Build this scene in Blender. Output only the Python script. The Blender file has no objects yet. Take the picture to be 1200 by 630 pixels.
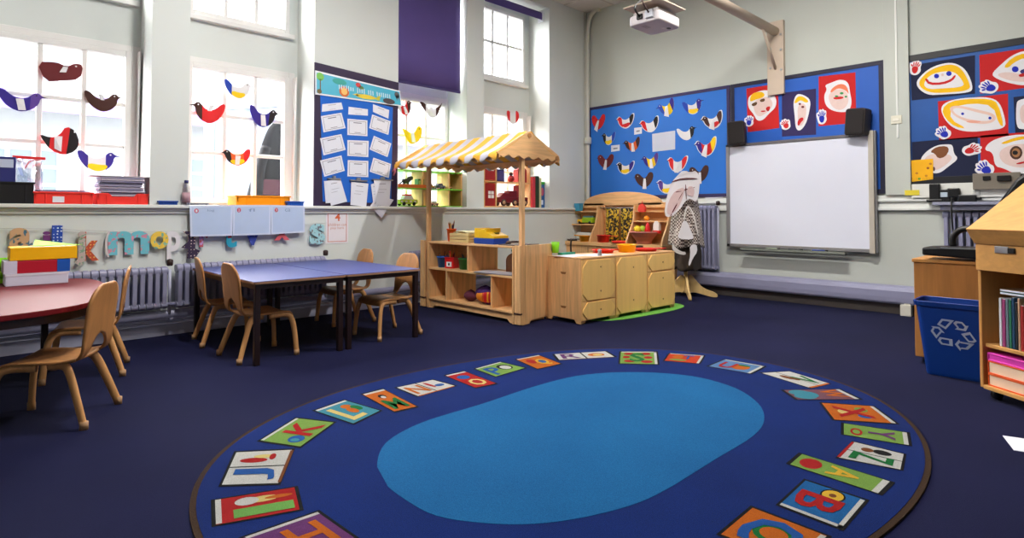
import bpy, bmesh, math, random
from math import sin, cos, pi, radians, atan2, hypot
from mathutils import Vector, Matrix

sc = bpy.context.scene
COL = sc.collection
random.seed(7)

# ------------------------------------------------------------------ camera
EYE = 1.10                       # lens height above the carpet
FPX, CX, CY = 682.0, 600.0, 230.0
YAW, PITCH = radians(45.95), radians(1.55)
YW, XW = 5.93, 7.42              # window wall plane (y) and display wall plane (x)
YG = 6.36                        # plane of the window frames inside the recesses
CEIL = 4.345
cam = bpy.data.cameras.new('camera')
cam.sensor_width = 36.0
cam.lens = 36.0 * FPX / 1200.0
cam.shift_y = (CY - 315.0) / 1200.0
cam.clip_start = 0.02
cam.clip_end = 200
camo = bpy.data.objects.new('camera', cam)
COL.objects.link(camo)
camo.location = (0, 0, EYE)
camo.rotation_euler = (pi / 2 + PITCH, 0, YAW - pi / 2)
sc.camera = camo

# ------------------------------------------------------------------ light
SKY_STRENGTH = 6.0
SUN_STRENGTH = 75.0             # broad hazy sun glow on the window side
LAMP_W = 75.0
EXPOSURE = 0.0
sc.view_settings.view_transform = 'Standard'
sc.view_settings.look = 'None'
sc.view_settings.gamma = 1.0
sc.view_settings.exposure = EXPOSURE
sc.view_settings.use_curve_mapping = False
world = bpy.data.worlds.new('sky')
sc.world = world
world.use_nodes = True
bgn = world.node_tree.nodes['Background']
bgn.inputs['Color'].default_value = (0.90, 0.95, 1.0, 1)
bgn.inputs['Strength'].default_value = SKY_STRENGTH
sun = bpy.data.lights.new('sun', 'SUN')
sun.energy = SUN_STRENGTH
sun.angle = radians(115)
sun.color = (1.0, 0.98, 0.95)
suno = bpy.data.objects.new('sun', sun)
COL.objects.link(suno)
suno.rotation_euler = Vector((0.18, -1.0, -0.42)).to_track_quat('-Z', 'Y').to_euler()
sc.cycles.max_bounces = 10
sc.cycles.diffuse_bounces = 6
sc.cycles.transparent_max_bounces = 12
sc.cycles.caustics_reflective = False
sc.cycles.caustics_refractive = False
sc.cycles.sample_clamp_indirect = 6.0
sc.cycles.use_denoising = True


def portal(name, x0, x1, z0, z1, y):
    l = bpy.data.lights.new(name, 'AREA')
    l.shape = 'RECTANGLE'
    l.size, l.size_y = x1 - x0, z1 - z0
    l.cycles.is_portal = True
    o = bpy.data.objects.new(name, l)
    COL.objects.link(o)
    o.location = ((x0 + x1) / 2, y, (z0 + z1) / 2)
    o.rotation_euler = (-pi / 2, 0, 0)          # faces into the room (-y)
    return o


# ------------------------------------------------------------------ geometry of the photograph's planes
def ray(px, py):
    f = Vector((cos(YAW) * cos(PITCH), sin(YAW) * cos(PITCH), sin(PITCH)))
    r = Vector((sin(YAW), -cos(YAW), 0))
    u = r.cross(f)
    return f + r * ((px - CX) / FPX) - u * ((py - CY) / FPX)


E0 = Vector((0, 0, EYE))


def at_z(px, py, z=0.0):
    d = ray(px, py)
    p = E0 + d * ((z - EYE) / d.z)
    return (p.x, p.y)


def win(px, py, y=YW):           # point on the window wall: (x, z)
    d = ray(px, py)
    p = E0 + d * (y / d.y)
    return (p.x, p.z)


def bak(px, py, x=XW):           # point on the display wall: (u = -y, z)
    d = ray(px, py)
    p = E0 + d * (x / d.x)
    return (-p.y, p.z)


# ------------------------------------------------------------------ materials
def lin(c):
    c = c / 255.0
    return c / 12.92 if c <= 0.04045 else ((c + 0.055) / 1.055) ** 2.4


def rgb(r, g, b):
    return (lin(r), lin(g), lin(b), 1)


_mats = {}


def _new(name):
    m = bpy.data.materials.new(name)
    m.use_nodes = True
    nt = m.node_tree
    return m, nt, nt.nodes['Principled BSDF']


def paint(r, g, b, rough=0.6, var=0.06, scale=6.0, bump=0.0, metal=0.0, spec=0.4, coords='Object'):
    key = ('p', r, g, b, rough, var, scale, bump, metal, spec)
    if key in _mats:
        return _mats[key]
    m, nt, bs = _new('paint_%d_%d_%d' % (r, g, b))
    c = rgb(r, g, b)
    tc = nt.nodes.new('ShaderNodeTexCoord')
    nz = nt.nodes.new('ShaderNodeTexNoise')
    nz.inputs['Scale'].default_value = scale
    nz.inputs['Detail'].default_value = 4
    nt.links.new(tc.outputs[coords], nz.inputs['Vector'])
    mx = nt.nodes.new('ShaderNodeMix')
    mx.data_type = 'RGBA'
    mx.inputs['A'].default_value = tuple(v * (1 - var) for v in c[:3]) + (1,)
    mx.inputs['B'].default_value = tuple(min(1, v * (1 + var)) for v in c[:3]) + (1,)
    nt.links.new(nz.outputs['Fac'], mx.inputs['Factor'])
    nt.links.new(mx.outputs['Result'], bs.inputs['Base Color'])
    bs.inputs['Roughness'].default_value = rough
    bs.inputs['Metallic'].default_value = metal
    bs.inputs['Specular IOR Level'].default_value = spec
    if bump:
        bp = nt.nodes.new('ShaderNodeBump')
        bp.inputs['Strength'].default_value = bump
        bp.inputs['Distance'].default_value = 0.01
        nt.links.new(nz.outputs['Fac'], bp.inputs['Height'])
        nt.links.new(bp.outputs['Normal'], bs.inputs['Normal'])
    _mats[key] = m
    return m


def wood(r, g, b, axis='X', var=0.22, rough=0.45, scale=1.0):
    key = ('w', r, g, b, axis, var, rough, scale)
    if key in _mats:
        return _mats[key]
    m, nt, bs = _new('wood_%s_%d_%d_%d' % (axis, r, g, b))
    c = rgb(r, g, b)
    tc = nt.nodes.new('ShaderNodeTexCoord')
    mp = nt.nodes.new('ShaderNodeMapping')
    s = [30.0 * scale] * 3
    s['XYZ'.index(axis)] = 2.2 * scale
    mp.inputs['Scale'].default_value = s
    nt.links.new(tc.outputs['Object'], mp.inputs['Vector'])
    nz = nt.nodes.new('ShaderNodeTexNoise')
    nz.inputs['Scale'].default_value = 1.0
    nz.inputs['Detail'].default_value = 5
    nz.inputs['Distortion'].default_value = 0.6
    nt.links.new(mp.outputs['Vector'], nz.inputs['Vector'])
    rp = nt.nodes.new('ShaderNodeValToRGB')
    rp.color_ramp.elements[0].position = 0.3
    rp.color_ramp.elements[1].position = 0.7
    rp.color_ramp.elements[0].color = tuple(v * (1 - var) for v in c[:3]) + (1,)
    rp.color_ramp.elements[1].color = tuple(min(1, v * (1 + var * 0.6)) for v in c[:3]) + (1,)
    nt.links.new(nz.outputs['Fac'], rp.inputs['Fac'])
    nt.links.new(rp.outputs['Color'], bs.inputs['Base Color'])
    bs.inputs['Roughness'].default_value = rough
    bs.inputs['Specular IOR Level'].default_value = 0.35
    _mats[key] = m
    return m


def carpet(name, c1, c2, scale=260.0, bump=0.35):
    if name in _mats:
        return _mats[name]
    m, nt, bs = _new(name)
    tc = nt.nodes.new('ShaderNodeTexCoord')
    nz = nt.nodes.new('ShaderNodeTexNoise')
    nz.inputs['Scale'].default_value = scale
    nz.inputs['Detail'].default_value = 3
    nt.links.new(tc.outputs['Object'], nz.inputs['Vector'])
    big = nt.nodes.new('ShaderNodeTexNoise')
    big.inputs['Scale'].default_value = 1.7
    big.inputs['Detail'].default_value = 3
    nt.links.new(tc.outputs['Object'], big.inputs['Vector'])
    ad = nt.nodes.new('ShaderNodeMath')
    ad.operation = 'MULTIPLY_ADD'
    ad.inputs[1].default_value = 0.75
    nt.links.new(nz.outputs['Fac'], ad.inputs[0])
    sb = nt.nodes.new('ShaderNodeMath')
    sb.operation = 'MULTIPLY'
    sb.inputs[1].default_value = 0.25
    nt.links.new(big.outputs['Fac'], sb.inputs[0])
    nt.links.new(sb.outputs[0], ad.inputs[2])
    rp = nt.nodes.new('ShaderNodeValToRGB')
    rp.color_ramp.elements[0].position = 0.32
    rp.color_ramp.elements[1].position = 0.68
    rp.color_ramp.elements[0].color = rgb(*c1)
    rp.color_ramp.elements[1].color = rgb(*c2)
    nt.links.new(ad.outputs[0], rp.inputs['Fac'])
    nt.links.new(rp.outputs['Color'], bs.inputs['Base Color'])
    bs.inputs['Roughness'].default_value = 0.95
    bs.inputs['Specular IOR Level'].default_value = 0.04
    bs.inputs['Sheen Weight'].default_value = 0.04
    bp = nt.nodes.new('ShaderNodeBump')
    bp.inputs['Strength'].default_value = bump
    bp.inputs['Distance'].default_value = 0.004
    nt.links.new(nz.outputs['Fac'], bp.inputs['Height'])
    nt.links.new(bp.outputs['Normal'], bs.inputs['Normal'])
    _mats[name] = m
    return m


def dots(c1, c2, scale=55.0, size=0.32, shape='dots'):
    """Printed two-colour pattern: polka dots, blotches or a weave."""
    key = ('d', c1, c2, scale, size, shape)
    if key in _mats:
        return _mats[key]
    m, nt, bs = _new('print_%s_%d_%d_%d' % ((shape,) + tuple(c1)))
    tc = nt.nodes.new('ShaderNodeTexCoord')
    if shape == 'check':
        tx = nt.nodes.new('ShaderNodeTexChecker')
        tx.inputs['Scale'].default_value = scale
        tx.inputs['Color1'].default_value = rgb(*c1)
        tx.inputs['Color2'].default_value = rgb(*c2)
        nt.links.new(tc.outputs['Object'], tx.inputs['Vector'])
        nt.links.new(tx.outputs['Color'], bs.inputs['Base Color'])
    else:
        if shape == 'dots':
            tx = nt.nodes.new('ShaderNodeTexVoronoi')
            tx.inputs['Scale'].default_value = scale
            tx.inputs['Randomness'].default_value = 0.15
            out = tx.outputs['Distance']
        else:
            tx = nt.nodes.new('ShaderNodeTexNoise')
            tx.inputs['Scale'].default_value = scale
            tx.inputs['Detail'].default_value = 1
            out = tx.outputs['Fac']
        nt.links.new(tc.outputs['Object'], tx.inputs['Vector'])
        rp = nt.nodes.new('ShaderNodeValToRGB')
        rp.color_ramp.interpolation = 'CONSTANT'
        rp.color_ramp.elements[0].color = rgb(*c2)
        rp.color_ramp.elements[1].color = rgb(*c1)
        rp.color_ramp.elements[1].position = size
        nt.links.new(out, rp.inputs['Fac'])
        nt.links.new(rp.outputs['Color'], bs.inputs['Base Color'])
    bs.inputs['Roughness'].default_value = 0.7
    _mats[key] = m
    return m


def glass_mat(name='pane_glass', tint=(1, 1, 1, 1), gloss=0.05):
    if name in _mats:
        return _mats[name]
    m = bpy.data.materials.new(name)
    m.use_nodes = True
    nt = m.node_tree
    nt.nodes.clear()
    out = nt.nodes.new('ShaderNodeOutputMaterial')
    tr = nt.nodes.new('ShaderNodeBsdfTransparent')
    tr.inputs['Color'].default_value = tint
    gl = nt.nodes.new('ShaderNodeBsdfGlossy')
    gl.inputs['Roughness'].default_value = 0.08
    mx = nt.nodes.new('ShaderNodeMixShader')
    mx.inputs[0].default_value = gloss
    nt.links.new(tr.outputs[0], mx.inputs[1])
    nt.links.new(gl.outputs[0], mx.inputs[2])
    nt.links.new(mx.outputs[0], out.inputs['Surface'])
    _mats[name] = m
    return m


# ------------------------------------------------------------------ mesh building
class Frame:
    def __init__(self, loc=(0, 0, 0), rz=0.0):
        self.loc, self.rz = Vector(loc), rz
        self.R = Matrix.Rotation(rz, 4, 'Z')


WORLD = Frame()
WINW = Frame((0, YW, 0), 0)              # authored as (x, -distance from wall, z)
BACKW = Frame((XW, 0, 0), -pi / 2)       # authored as (-y, -distance from wall, z)


def T(x, y, z):
    return Matrix.Translation((x, y, z))


def RX(a): return Matrix.Rotation(a, 4, 'X')
def RY(a): return Matrix.Rotation(a, 4, 'Y')
def RZ(a): return Matrix.Rotation(a, 4, 'Z')


class MB:
    def __init__(self):
        self.v, self.f, self.fm, self.fs, self.mats = [], [], [], [], []

    def mi(self, m):
        if m not in self.mats:
            self.mats.append(m)
        return self.mats.index(m)

    def add(self, vs, fs, m, M=None, smooth=False):
        n = len(self.v)
        for p in vs:
            p = Vector(p)
            self.v.append(M @ p if M else p)
        k = self.mi(m)
        for f in fs:
            self.f.append([n + i for i in f])
            self.fm.append(k)
            self.fs.append(smooth)
        return self

    def box(self, x0, x1, y0, y1, z0, z1, m, M=None):
        vs = [(x0, y0, z0), (x1, y0, z0), (x1, y1, z0), (x0, y1, z0),
              (x0, y0, z1), (x1, y0, z1), (x1, y1, z1), (x0, y1, z1)]
        fs = [(0, 3, 2, 1), (4, 5, 6, 7), (0, 1, 5, 4), (1, 2, 6, 5), (2, 3, 7, 6), (3, 0, 4, 7)]
        return self.add(vs, fs, m, M)

    def prism(self, poly, a, b, m, plane='xz', M=None, smooth=False):
        """Closed outline extruded from a to b along the axis the plane leaves out."""
        def P(p, d):
            if plane == 'xz':
                return (p[0], d, p[1])
            if plane == 'xy':
                return (p[0], p[1], d)
            return (d, p[0], p[1])
        n = len(poly)
        vs = [P(p, a) for p in poly] + [P(p, b) for p in poly]
        k = len(self.v)
        self.add(vs, [tuple(range(n)), tuple(range(2 * n - 1, n - 1, -1))], m, M)
        sides = [(i, (i + 1) % n, n + (i + 1) % n, n + i) for i in range(n)]
        km = self.mi(m)
        for f in sides:
            self.f.append([k + i for i in f])
            self.fm.append(km)
            self.fs.append(smooth)
        return self

    def flat(self, poly, d, m, plane='xz', M=None):
        def P(p):
            if plane == 'xz':
                return (p[0], d, p[1])
            if plane == 'xy':
                return (p[0], p[1], d)
            return (d, p[0], p[1])
        return self.add([P(p) for p in poly], [tuple(range(len(poly)))], m, M)

    def tube(self, path, r, m, n=8, M=None, r2=None, caps=True, smooth=True, up=None, square=False):
        """Swept section along a path; r (and r2) may be lists. r acts across, r2 along the frame normal."""
        path = [Vector(p) for p in path]
        L = len(path)
        rs = r if isinstance(r, (list, tuple)) else [r] * L
        r2s = (r2 if isinstance(r2, (list, tuple)) else [r2] * L) if r2 is not None else rs
        vs, fs = [], []
        nrm = None
        for i, p in enumerate(path):
            t = (path[min(i + 1, L - 1)] - path[max(i - 1, 0)]).normalized()
            if nrm is None:
                ref = Vector(up) if up else (Vector((0, 0, 1)) if abs(t.z) < 0.9 else Vector((0, 1, 0)))
                nrm = (ref - t * ref.dot(t)).normalized()
            else:
                nrm = nrm - t * nrm.dot(t)
                nrm.normalize()
            bn = t.cross(nrm)
            for k in range(n):
                if square:
                    a = pi / 4 + k * pi / 2
                    q = bn * (rs[i] * 1.4142 * cos(a)) + nrm * (r2s[i] * 1.4142 * sin(a))
                else:
                    a = 2 * pi * k / n
                    q = bn * (rs[i] * cos(a)) + nrm * (r2s[i] * sin(a))
                vs.append(p + q)
        for i in range(L - 1):
            for k in range(n):
                fs.append((i * n + k, i * n + (k + 1) % n, (i + 1) * n + (k + 1) % n, (i + 1) * n + k))
        if caps:
            fs.append(tuple(range(n - 1, -1, -1)))
            fs.append(tuple((L - 1) * n + k for k in range(n)))
        return self.add(vs, fs, m, M, smooth)

    def bar(self, path, w, d, m, M=None, up=None):
        return self.tube(path, w / 2, m, n=4, M=M, r2=d / 2, smooth=False, up=up, square=True)

    def lathe(self, prof, m, n=24, M=None, smooth=True):
        vs, fs = [], []
        L = len(prof)
        for (r, z) in prof:
            for k in range(n):
                a = 2 * pi * k / n
                vs.append((r * cos(a), r * sin(a), z))
        for i in range(L - 1):
            for k in range(n):
                fs.append((i * n + k, i * n + (k + 1) % n, (i + 1) * n + (k + 1) % n, (i + 1) * n + k))
        fs.append(tuple(range(n - 1, -1, -1)))
        fs.append(tuple((L - 1) * n + k for k in range(n)))
        return self.add(vs, fs, m, M, smooth)

    def ball(self, c, rx, ry, rz, m, M=None, n=14):
        pr = [(max(1e-4, sin(pi * i / 8)), -cos(pi * i / 8)) for i in range(9)]
        MM = T(*c) @ Matrix.Diagonal((rx, ry, rz, 1))
        return self.lathe(pr, m, n, (M @ MM) if M else MM)

    def grid(self, fn, nu, nv, m, M=None, smooth=True, closed_u=False):
        vs = [fn(i / nu, j / nv) for j in range(nv + 1) for i in range(nu + 1)]
        w = nu + 1
        fs = [(j * w + i, j * w + i + 1, (j + 1) * w + i + 1, (j + 1) * w + i) for j in range(nv) for i in range(nu)]
        return self.add(vs, fs, m, M, smooth)

    def text(self, s, m, fn, offset=0.0, res=3):
        """Lettering; fn maps glyph coordinates scaled to the unit box (u, v) onto a 3-D point."""
        vs, fs = glyphs(s, offset, res)
        return self.add([fn(u, v) for (u, v) in vs], fs, m)

    def build(self, name, parent=None, frame=WORLD, bevel=0.0, solid=0.0, sub=0, keep=False, weld=False, segs=2):
        me = bpy.data.meshes.new(name)
        org = Vector((0, 0, 0))
        if parent is None and not keep and self.v:
            xs = [p.x for p in self.v]
            ys = [p.y for p in self.v]
            zs = [p.z for p in self.v]
            org = Vector(((min(xs) + max(xs)) / 2, (min(ys) + max(ys)) / 2, min(zs)))
        me.from_pydata([p - org for p in self.v], [], self.f)
        for m in self.mats:
            me.materials.append(m)
        me.polygons.foreach_set('material_index', self.fm)
        me.polygons.foreach_set('use_smooth', self.fs)
        bm = bmesh.new()
        bm.from_mesh(me)
        if weld:
            bmesh.ops.remove_doubles(bm, verts=bm.verts, dist=1e-5)
        bmesh.ops.recalc_face_normals(bm, faces=bm.faces)
        bm.to_mesh(me)
        bm.free()
        me.update()
        o = bpy.data.objects.new(name, me)
        COL.objects.link(o)
        if parent is not None:
            o.parent = parent
        else:
            o.location = frame.loc + (frame.R @ org)
            o.rotation_euler = (0, 0, frame.rz)
        if solid:
            md = o.modifiers.new('thickness', 'SOLIDIFY')
            md.thickness = solid
            md.offset = 0
        if sub:
            md = o.modifiers.new('smooth', 'SUBSURF')
            md.levels = md.render_levels = sub
        if bevel:
            md = o.modifiers.new('edge', 'BEVEL')
            md.width = bevel
            md.segments = segs
            md.limit_method = 'ANGLE'
            md.angle_limit = radians(40)
            md.harden_normals = False
        return o


_gl = {}


def glyphs(s, offset=0.0, res=3):
    key = (s, offset, res)
    if key in _gl:
        return _gl[key]
    cu = bpy.data.curves.new('lettering', 'FONT')
    cu.body = s
    cu.offset = offset
    cu.resolution_u = res
    cu.fill_mode = 'BOTH' if hasattr(cu, 'fill_mode') else cu.fill_mode
    ob = bpy.data.objects.new('lettering', cu)
    COL.objects.link(ob)
    dg = bpy.context.evaluated_depsgraph_get()
    dg.update()
    me = bpy.data.meshes.new_from_object(ob.evaluated_get(dg))
    pts = [(v.co.x, v.co.y) for v in me.vertices]
    x0, x1 = min(p[0] for p in pts), max(p[0] for p in pts)
    y0, y1 = min(p[1] for p in pts), max(p[1] for p in pts)
    vs = [((p[0] - x0) / (x1 - x0 + 1e-9), (p[1] - y0) / (y1 - y0 + 1e-9)) for p in pts]
    fs = [tuple(p.vertices) for p in me.polygons]
    bpy.data.objects.remove(ob)
    bpy.data.curves.remove(cu)
    bpy.data.meshes.remove(me)
    _gl[key] = (vs, fs)
    return _gl[key]


def smooth(poly, n=2):
    for _ in range(n):
        q = []
        L = len(poly)
        for i in range(L):
            a, b = poly[i], poly[(i + 1) % L]
            q.append((a[0] * .75 + b[0] * .25, a[1] * .75 + b[1] * .25))
            q.append((a[0] * .25 + b[0] * .75, a[1] * .25 + b[1] * .75))
        poly = q
    return poly


def ell(cx, cy, rx, ry, n=20, a0=0.0):
    return [(cx + rx * cos(a0 + 2 * pi * i / n), cy + ry * sin(a0 + 2 * pi * i / n)) for i in range(n)]


def rrect(x0, x1, y0, y1, r, n=5):
    out = []
    for cx, cy, a in ((x1 - r, y1 - r, 0), (x0 + r, y1 - r, pi / 2), (x0 + r, y0 + r, pi), (x1 - r, y0 + r, 3 * pi / 2)):
        for k in range(n + 1):
            t = a + pi / 2 * k / n
            out.append((cx + r * cos(t), cy + r * sin(t)))
    return out


def arc(pts, n=6):
    """Catmull-Rom through 3-D points."""
    P = [Vector(p) for p in pts]
    P = [P[0] * 2 - P[1]] + P + [P[-1] * 2 - P[-2]]
    out = []
    for i in range(1, len(P) - 2):
        for k in range(n):
            t = k / n
            a, b, c, d = P[i - 1], P[i], P[i + 1], P[i + 2]
            out.append(0.5 * ((2 * b) + (c - a) * t + (2 * a - 5 * b + 4 * c - d) * t * t + (3 * b - a - 3 * c + d) * t ** 3))
    out.append(P[-2])
    return out


def tag(o, label, cat, group=None):
    o['label'] = label
    o['category'] = cat
    if group:
        o['group'] = group
    return o


def struct(o):
    o['kind'] = 'structure'
    return o


def thing(name, label, cat, loc=(0, 0, 0), rz=0.0, group=None):
    o = bpy.data.objects.new(name, None)
    o.empty_display_size = 0.1
    COL.objects.link(o)
    o.location = loc
    o.rotation_euler = (0, 0, rz)
    return tag(o, label, cat, group)


def dup(root, loc, rz, label=None, group=None):
    r = root.copy()
    COL.objects.link(r)
    r.location = loc
    r.rotation_euler = (0, 0, rz)
    if label:
        r['label'] = label
    if group:
        r['group'] = group
    for ch in list(root.children):
        c = ch.copy()
        COL.objects.link(c)
        c.parent = r
        for g in list(ch.children):
            d = g.copy()
            COL.objects.link(d)
            d.parent = c
    return r


# ------------------------------------------------------------------ shared materials
WALL = paint(212, 217, 214, rough=0.75, var=0.025, scale=2.5)
WALL2 = paint(190, 194, 187, rough=0.75, var=0.03, scale=2.5)
TRIMW = paint(222, 224, 220, rough=0.45, var=0.02)
LILAC = paint(142, 142, 170, rough=0.4, var=0.05)
LILAC2 = paint(176, 178, 200, rough=0.45, var=0.05)
BEECH = wood(228, 180, 126, 'Z')
BEECHX = wood(228, 180, 126, 'X')
BEECHY = wood(228, 180, 126, 'Y')
CHAIRW = wood(178, 124, 74, 'Z', var=0.18)
CHAIRE = wood(205, 150, 95, 'Z', var=0.15)
WHITE = paint(232, 234, 240, rough=0.7, var=0.015)
PAPER = paint(224, 226, 236, rough=0.8, var=0.02)
BLACK = paint(14, 14, 16, rough=0.4, var=0.2)
DKBROWN = paint(46, 26, 22, rough=0.5, var=0.15)
NAVY = paint(30, 28, 62, rough=0.7, var=0.08)
STEEL = paint(170, 172, 176, rough=0.3, var=0.05, metal=0.8)
RED = paint(205, 24, 22, rough=0.7, var=0.05)
YELLOW = paint(240, 190, 20, rough=0.6, var=0.04)
GREEN = paint(40, 120, 50, rough=0.6, var=0.05)
GLASS = glass_mat()

# ================================================================== THE SETTING
XL, YR = -3.2, -2.8              # unseen left and rear walls
m = MB().box(XL, XW, YR, YW, -0.06, 0.0, carpet('navy_carpet', (5, 8, 34), (21, 23, 60)))
struct(m.build('floor', keep=True))

# ceiling with square tiles in a thin grid
cm = paint(222, 216, 212, rough=0.85, var=0.03)
gm = paint(196, 186, 180, rough=0.7)
m = MB().box(XL, XW, YR, YW + .6, CEIL, CEIL + 0.08, cm)
x = XW - 0.55
while x > XL:
    m.box(x - .012, x + .012, YR, YW, CEIL - .006, CEIL, gm)
    x -= 0.6
y = YW - 0.55
while y > YR:
    m.box(XL, XW, y - .012, y + .012, CEIL - .005, CEIL, gm)
    y -= 0.6
struct(m.build('ceiling', keep=True))

# window wall: low wall, piers, spandrels, head; recesses hold one window above another
REC = [(0.10, 1.274), (1.581, 2.789), (3.841, 4.905), (5.206, 6.526)]
WIN = [(0.18, 1.20), (1.665, 2.685), (3.885, 4.895), (5.375, 6.405)]
ZL0, ZL1, ZU0, ZU1 = 1.19, 2.59, 3.07, 4.13
HEAD, YB = 4.22, 6.52
m = MB()
m.box(XL, XW, YW, YB, 0, 1.165, WALL)
m.box(XL, XW, YW, YB, HEAD, CEIL, WALL)
xs = [XL] + [v for r in REC for v in r] + [XW]
for i in range(0, len(xs), 2):
    m.box(xs[i], xs[i + 1], YW, YB, 1.165, HEAD, WALL)
for (a, b), (c, d) in zip(REC, WIN):
    m.box(a, c, YG, YB, 1.165, HEAD, WALL)
    m.box(d, b, YG, YB, 1.165, HEAD, WALL)
    m.box(c, d, YG, YB, 1.165, ZL0, WALL)
    m.box(c, d, YG, YB, ZL1, ZU0, WALL)
    m.box(c, d, YG, YB, ZU1, HEAD, WALL)
struct(m.build('wall_window', keep=True))
m = MB().box(XW, XW + .15, YR, YB, 0, CEIL, WALL2)
struct(m.build('wall_display', keep=True))
struct(MB().box(XL - .15, XL, YR, YB, 0, CEIL, WALL2).build('wall_left', keep=True))
struct(MB().box(XL, XW, YR - .15, YR, 0, CEIL, WALL2).build('wall_rear', keep=True))

# sill ledge and cove along the window wall, dado rail on the display wall
m = MB().box(XL, XW, YW - .055, YW, 1.135, 1.166, TRIMW)
m.box(XL, XW, YW - .03, YW, 1.112, 1.135, TRIMW).box(XL, XW, YW - .016, YW, 1.085, 1.112, TRIMW)
struct(m.build('trim_1', keep=True, bevel=.006))
m = MB().box(XW - .02, XW, YR, YW, 1.12, 1.285, TRIMW)
m.box(XW - .045, XW - .02, YR, YW, 1.215, 1.24, TRIMW).box(XW - .04, XW - .02, YR, YW, 1.12, 1.15, TRIMW)
struct(m.build('trim_2', keep=True, bevel=.004))
struct(MB().box(XL, XW, YW - .022, YW, 0, 0.145, LILAC2).build('baseboard_window', keep=True, bevel=.004))
m = MB().box(XW - .03, XW, YR, YW, 0, 0.13, paint(96, 88, 84, rough=.6))  # dark brown carries the shade under the pipe casing in the paint
struct(m.build('baseboard_display', keep=True, bevel=.004))
m = MB().prism(smooth([(-.13, .15), (-.11, .115), (-.03, .115), (0, .115), (0, .31), (-.06, .31), (-.13, .29)], 1), YR, YW - .02, LILAC, 'xz', T(XW, 0, 0))
struct(m.build('trim_3', keep=True))
# heating pipe along the foot of the window wall
m = MB().tube([(XL, YW - .08, .195), (XW - .2, YW - .08, .195)], .04, LILAC, n=12)
m.tube([(XL, YW - .045, .12), (XW - .2, YW - .045, .12)], .012, LILAC2, n=8)
for x in (-1.5, 0.2, 1.43, 2.95, 4.4, 6.0):
    m.box(x - .012, x + .012, YW - .125, YW, .15, .165, LILAC)
struct(m.build('trim_4', keep=True))
# boxed conduit on the pier of the display wall, between the boards
m = MB().box(XW - .05, XW, 1.50, 1.735, 1.285, CEIL, WALL2)
m.box(XW - .058, XW - .05, 1.60, 1.62, 1.9, CEIL, TRIMW)
struct(m.build('trim_5', keep=True, bevel=.004))

# windows ---------------------------------------------------------------
FR = paint(226, 224, 222, rough=0.45, var=0.02)


def make_window(n, x0, x1, z0, z1, rows, lower):
    o = bpy.data.objects.new('window_%d' % n, None)
    COL.objects.link(o)
    o.location = (x0, YG, z0)
    struct(o)
    W, H = x1 - x0, z1 - z0
    m = MB()
    b = .05
    for bx in ((0, b, 0, H), (W - b, W, 0, H), (b, W - b, 0, b), (b, W - b, H - b, H)):
        m.box(bx[0], bx[1], -.035, .06, bx[2], bx[3], FR)
    if lower:                                       # architrave round the casement
        m.box(-.07, 0, -.02, .0, -.02, H + .06, FR).box(W, W + .07, -.02, .0, -.02, H + .06, FR)
        m.box(0, W, -.02, .0, H, H + .06, FR)
    cw = (W - 2 * b) / 3
    for k in (1, 2):
        m.box(b + cw * k - .02, b + cw * k + .02, -.02, .03, b, H - b, FR)
    for z in rows:
        m.box(b, W - b, -.016, .026, z - z0 - .018, z - z0 + .018, FR)
    m.build('window_frame', o, bevel=.005, segs=1)
    MB().box(b, W - b, .006, .010, b, H - b, GLASS).build('window_glass', o)
    if lower:                                       # white hopper cheek against the reveal
        m = MB().prism([(-.02, .05), (-.05, .05), (-.11, H), (-.02, H)], W + .045, W + .056, FR, 'yz')
        m.build('window_cheek', o)
    else:
        MB().box(-.05, W + .05, -.06, .0, -.05, .0, FR).build('window_sill', o, bevel=.006)
    return o


k = 1
for (a, b) in WIN:
    make_window(k, a, b, ZL0, ZL1, (1.70, 2.09), True)
    portal('daylight', a, b, ZL0, ZL1, YB + .06)
    k += 1
    make_window(k, a, b, ZU0, ZU1, (3.62,), False)
    portal('daylight', a, b, ZU0, ZU1, YB + .06)
    k += 1

# outside: paved yard and a pale school building opposite with a lilac canopy
struct(MB().box(-14, 24, YB + .05, 30, -.4, -.3, paint(110, 110, 108, rough=.9)).build('ground', keep=True))
fw = paint(206, 208, 210, rough=.8, var=.08)
fg = paint(146, 160, 174, rough=.2)
ff = paint(222, 220, 224, rough=.6)
b_ = thing('school_building', 'pale school block with gridded windows across the yard outside', 'building', (2, 16, -.3))
MB().box(-12, 14, 0, 3, 0, 5.6, fw).build('wall', b_)
for x in range(-11, 13, 3):
    for zz in (1.6, 4.15):
        w = MB().box(x, x + 1.7, -.06, 0, zz, zz + 1.15, fg)
        for q in range(5):
            w.box(x + q * .425 - .04, x + q * .425 + .04, -.1, -.06, zz, zz + 1.15, ff)
        for q in range(4):
            w.box(x, x + 1.7, -.09, -.06, zz + q * .383 - .04, zz + q * .383 + .04, ff)
        w.build('window', b_)
MB().box(-12, 14, -1.6, 0, 3.62, 3.72, fw).build('canopy', b_)
MB().box(-12, 14, -1.64, -1.6, 3.35, 3.75, paint(158, 136, 200, rough=.6)).build('fascia', b_)
MB().prism([(-.3, 5.6), (3.3, 5.6), (1.5, 6.4)], -12.2, 14.2, paint(140, 140, 144), 'yz').build('roof', b_)
pc = paint(140, 150, 168, rough=.6)
t = thing('porch', 'pale blue grey porch with a sloping beam outside the second window', 'porch', (3.6, 9.0, -.3))
MB().prism([(-1.7, 2.75), (1.6, 3.1), (1.6, 3.35), (-1.7, 3.0)], -.55, -.45, pc, 'yz').build('beam', t)
for y in (-1.6, -.2, 1.5):
    MB().box(-.56, -.44, y - .06, y + .06, 0, 2.95, pc).build('post', t)
MB().box(-.4, 1.2, 1.5, 1.56, 0, 3.1, pc).build('back_wall', t)

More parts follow.
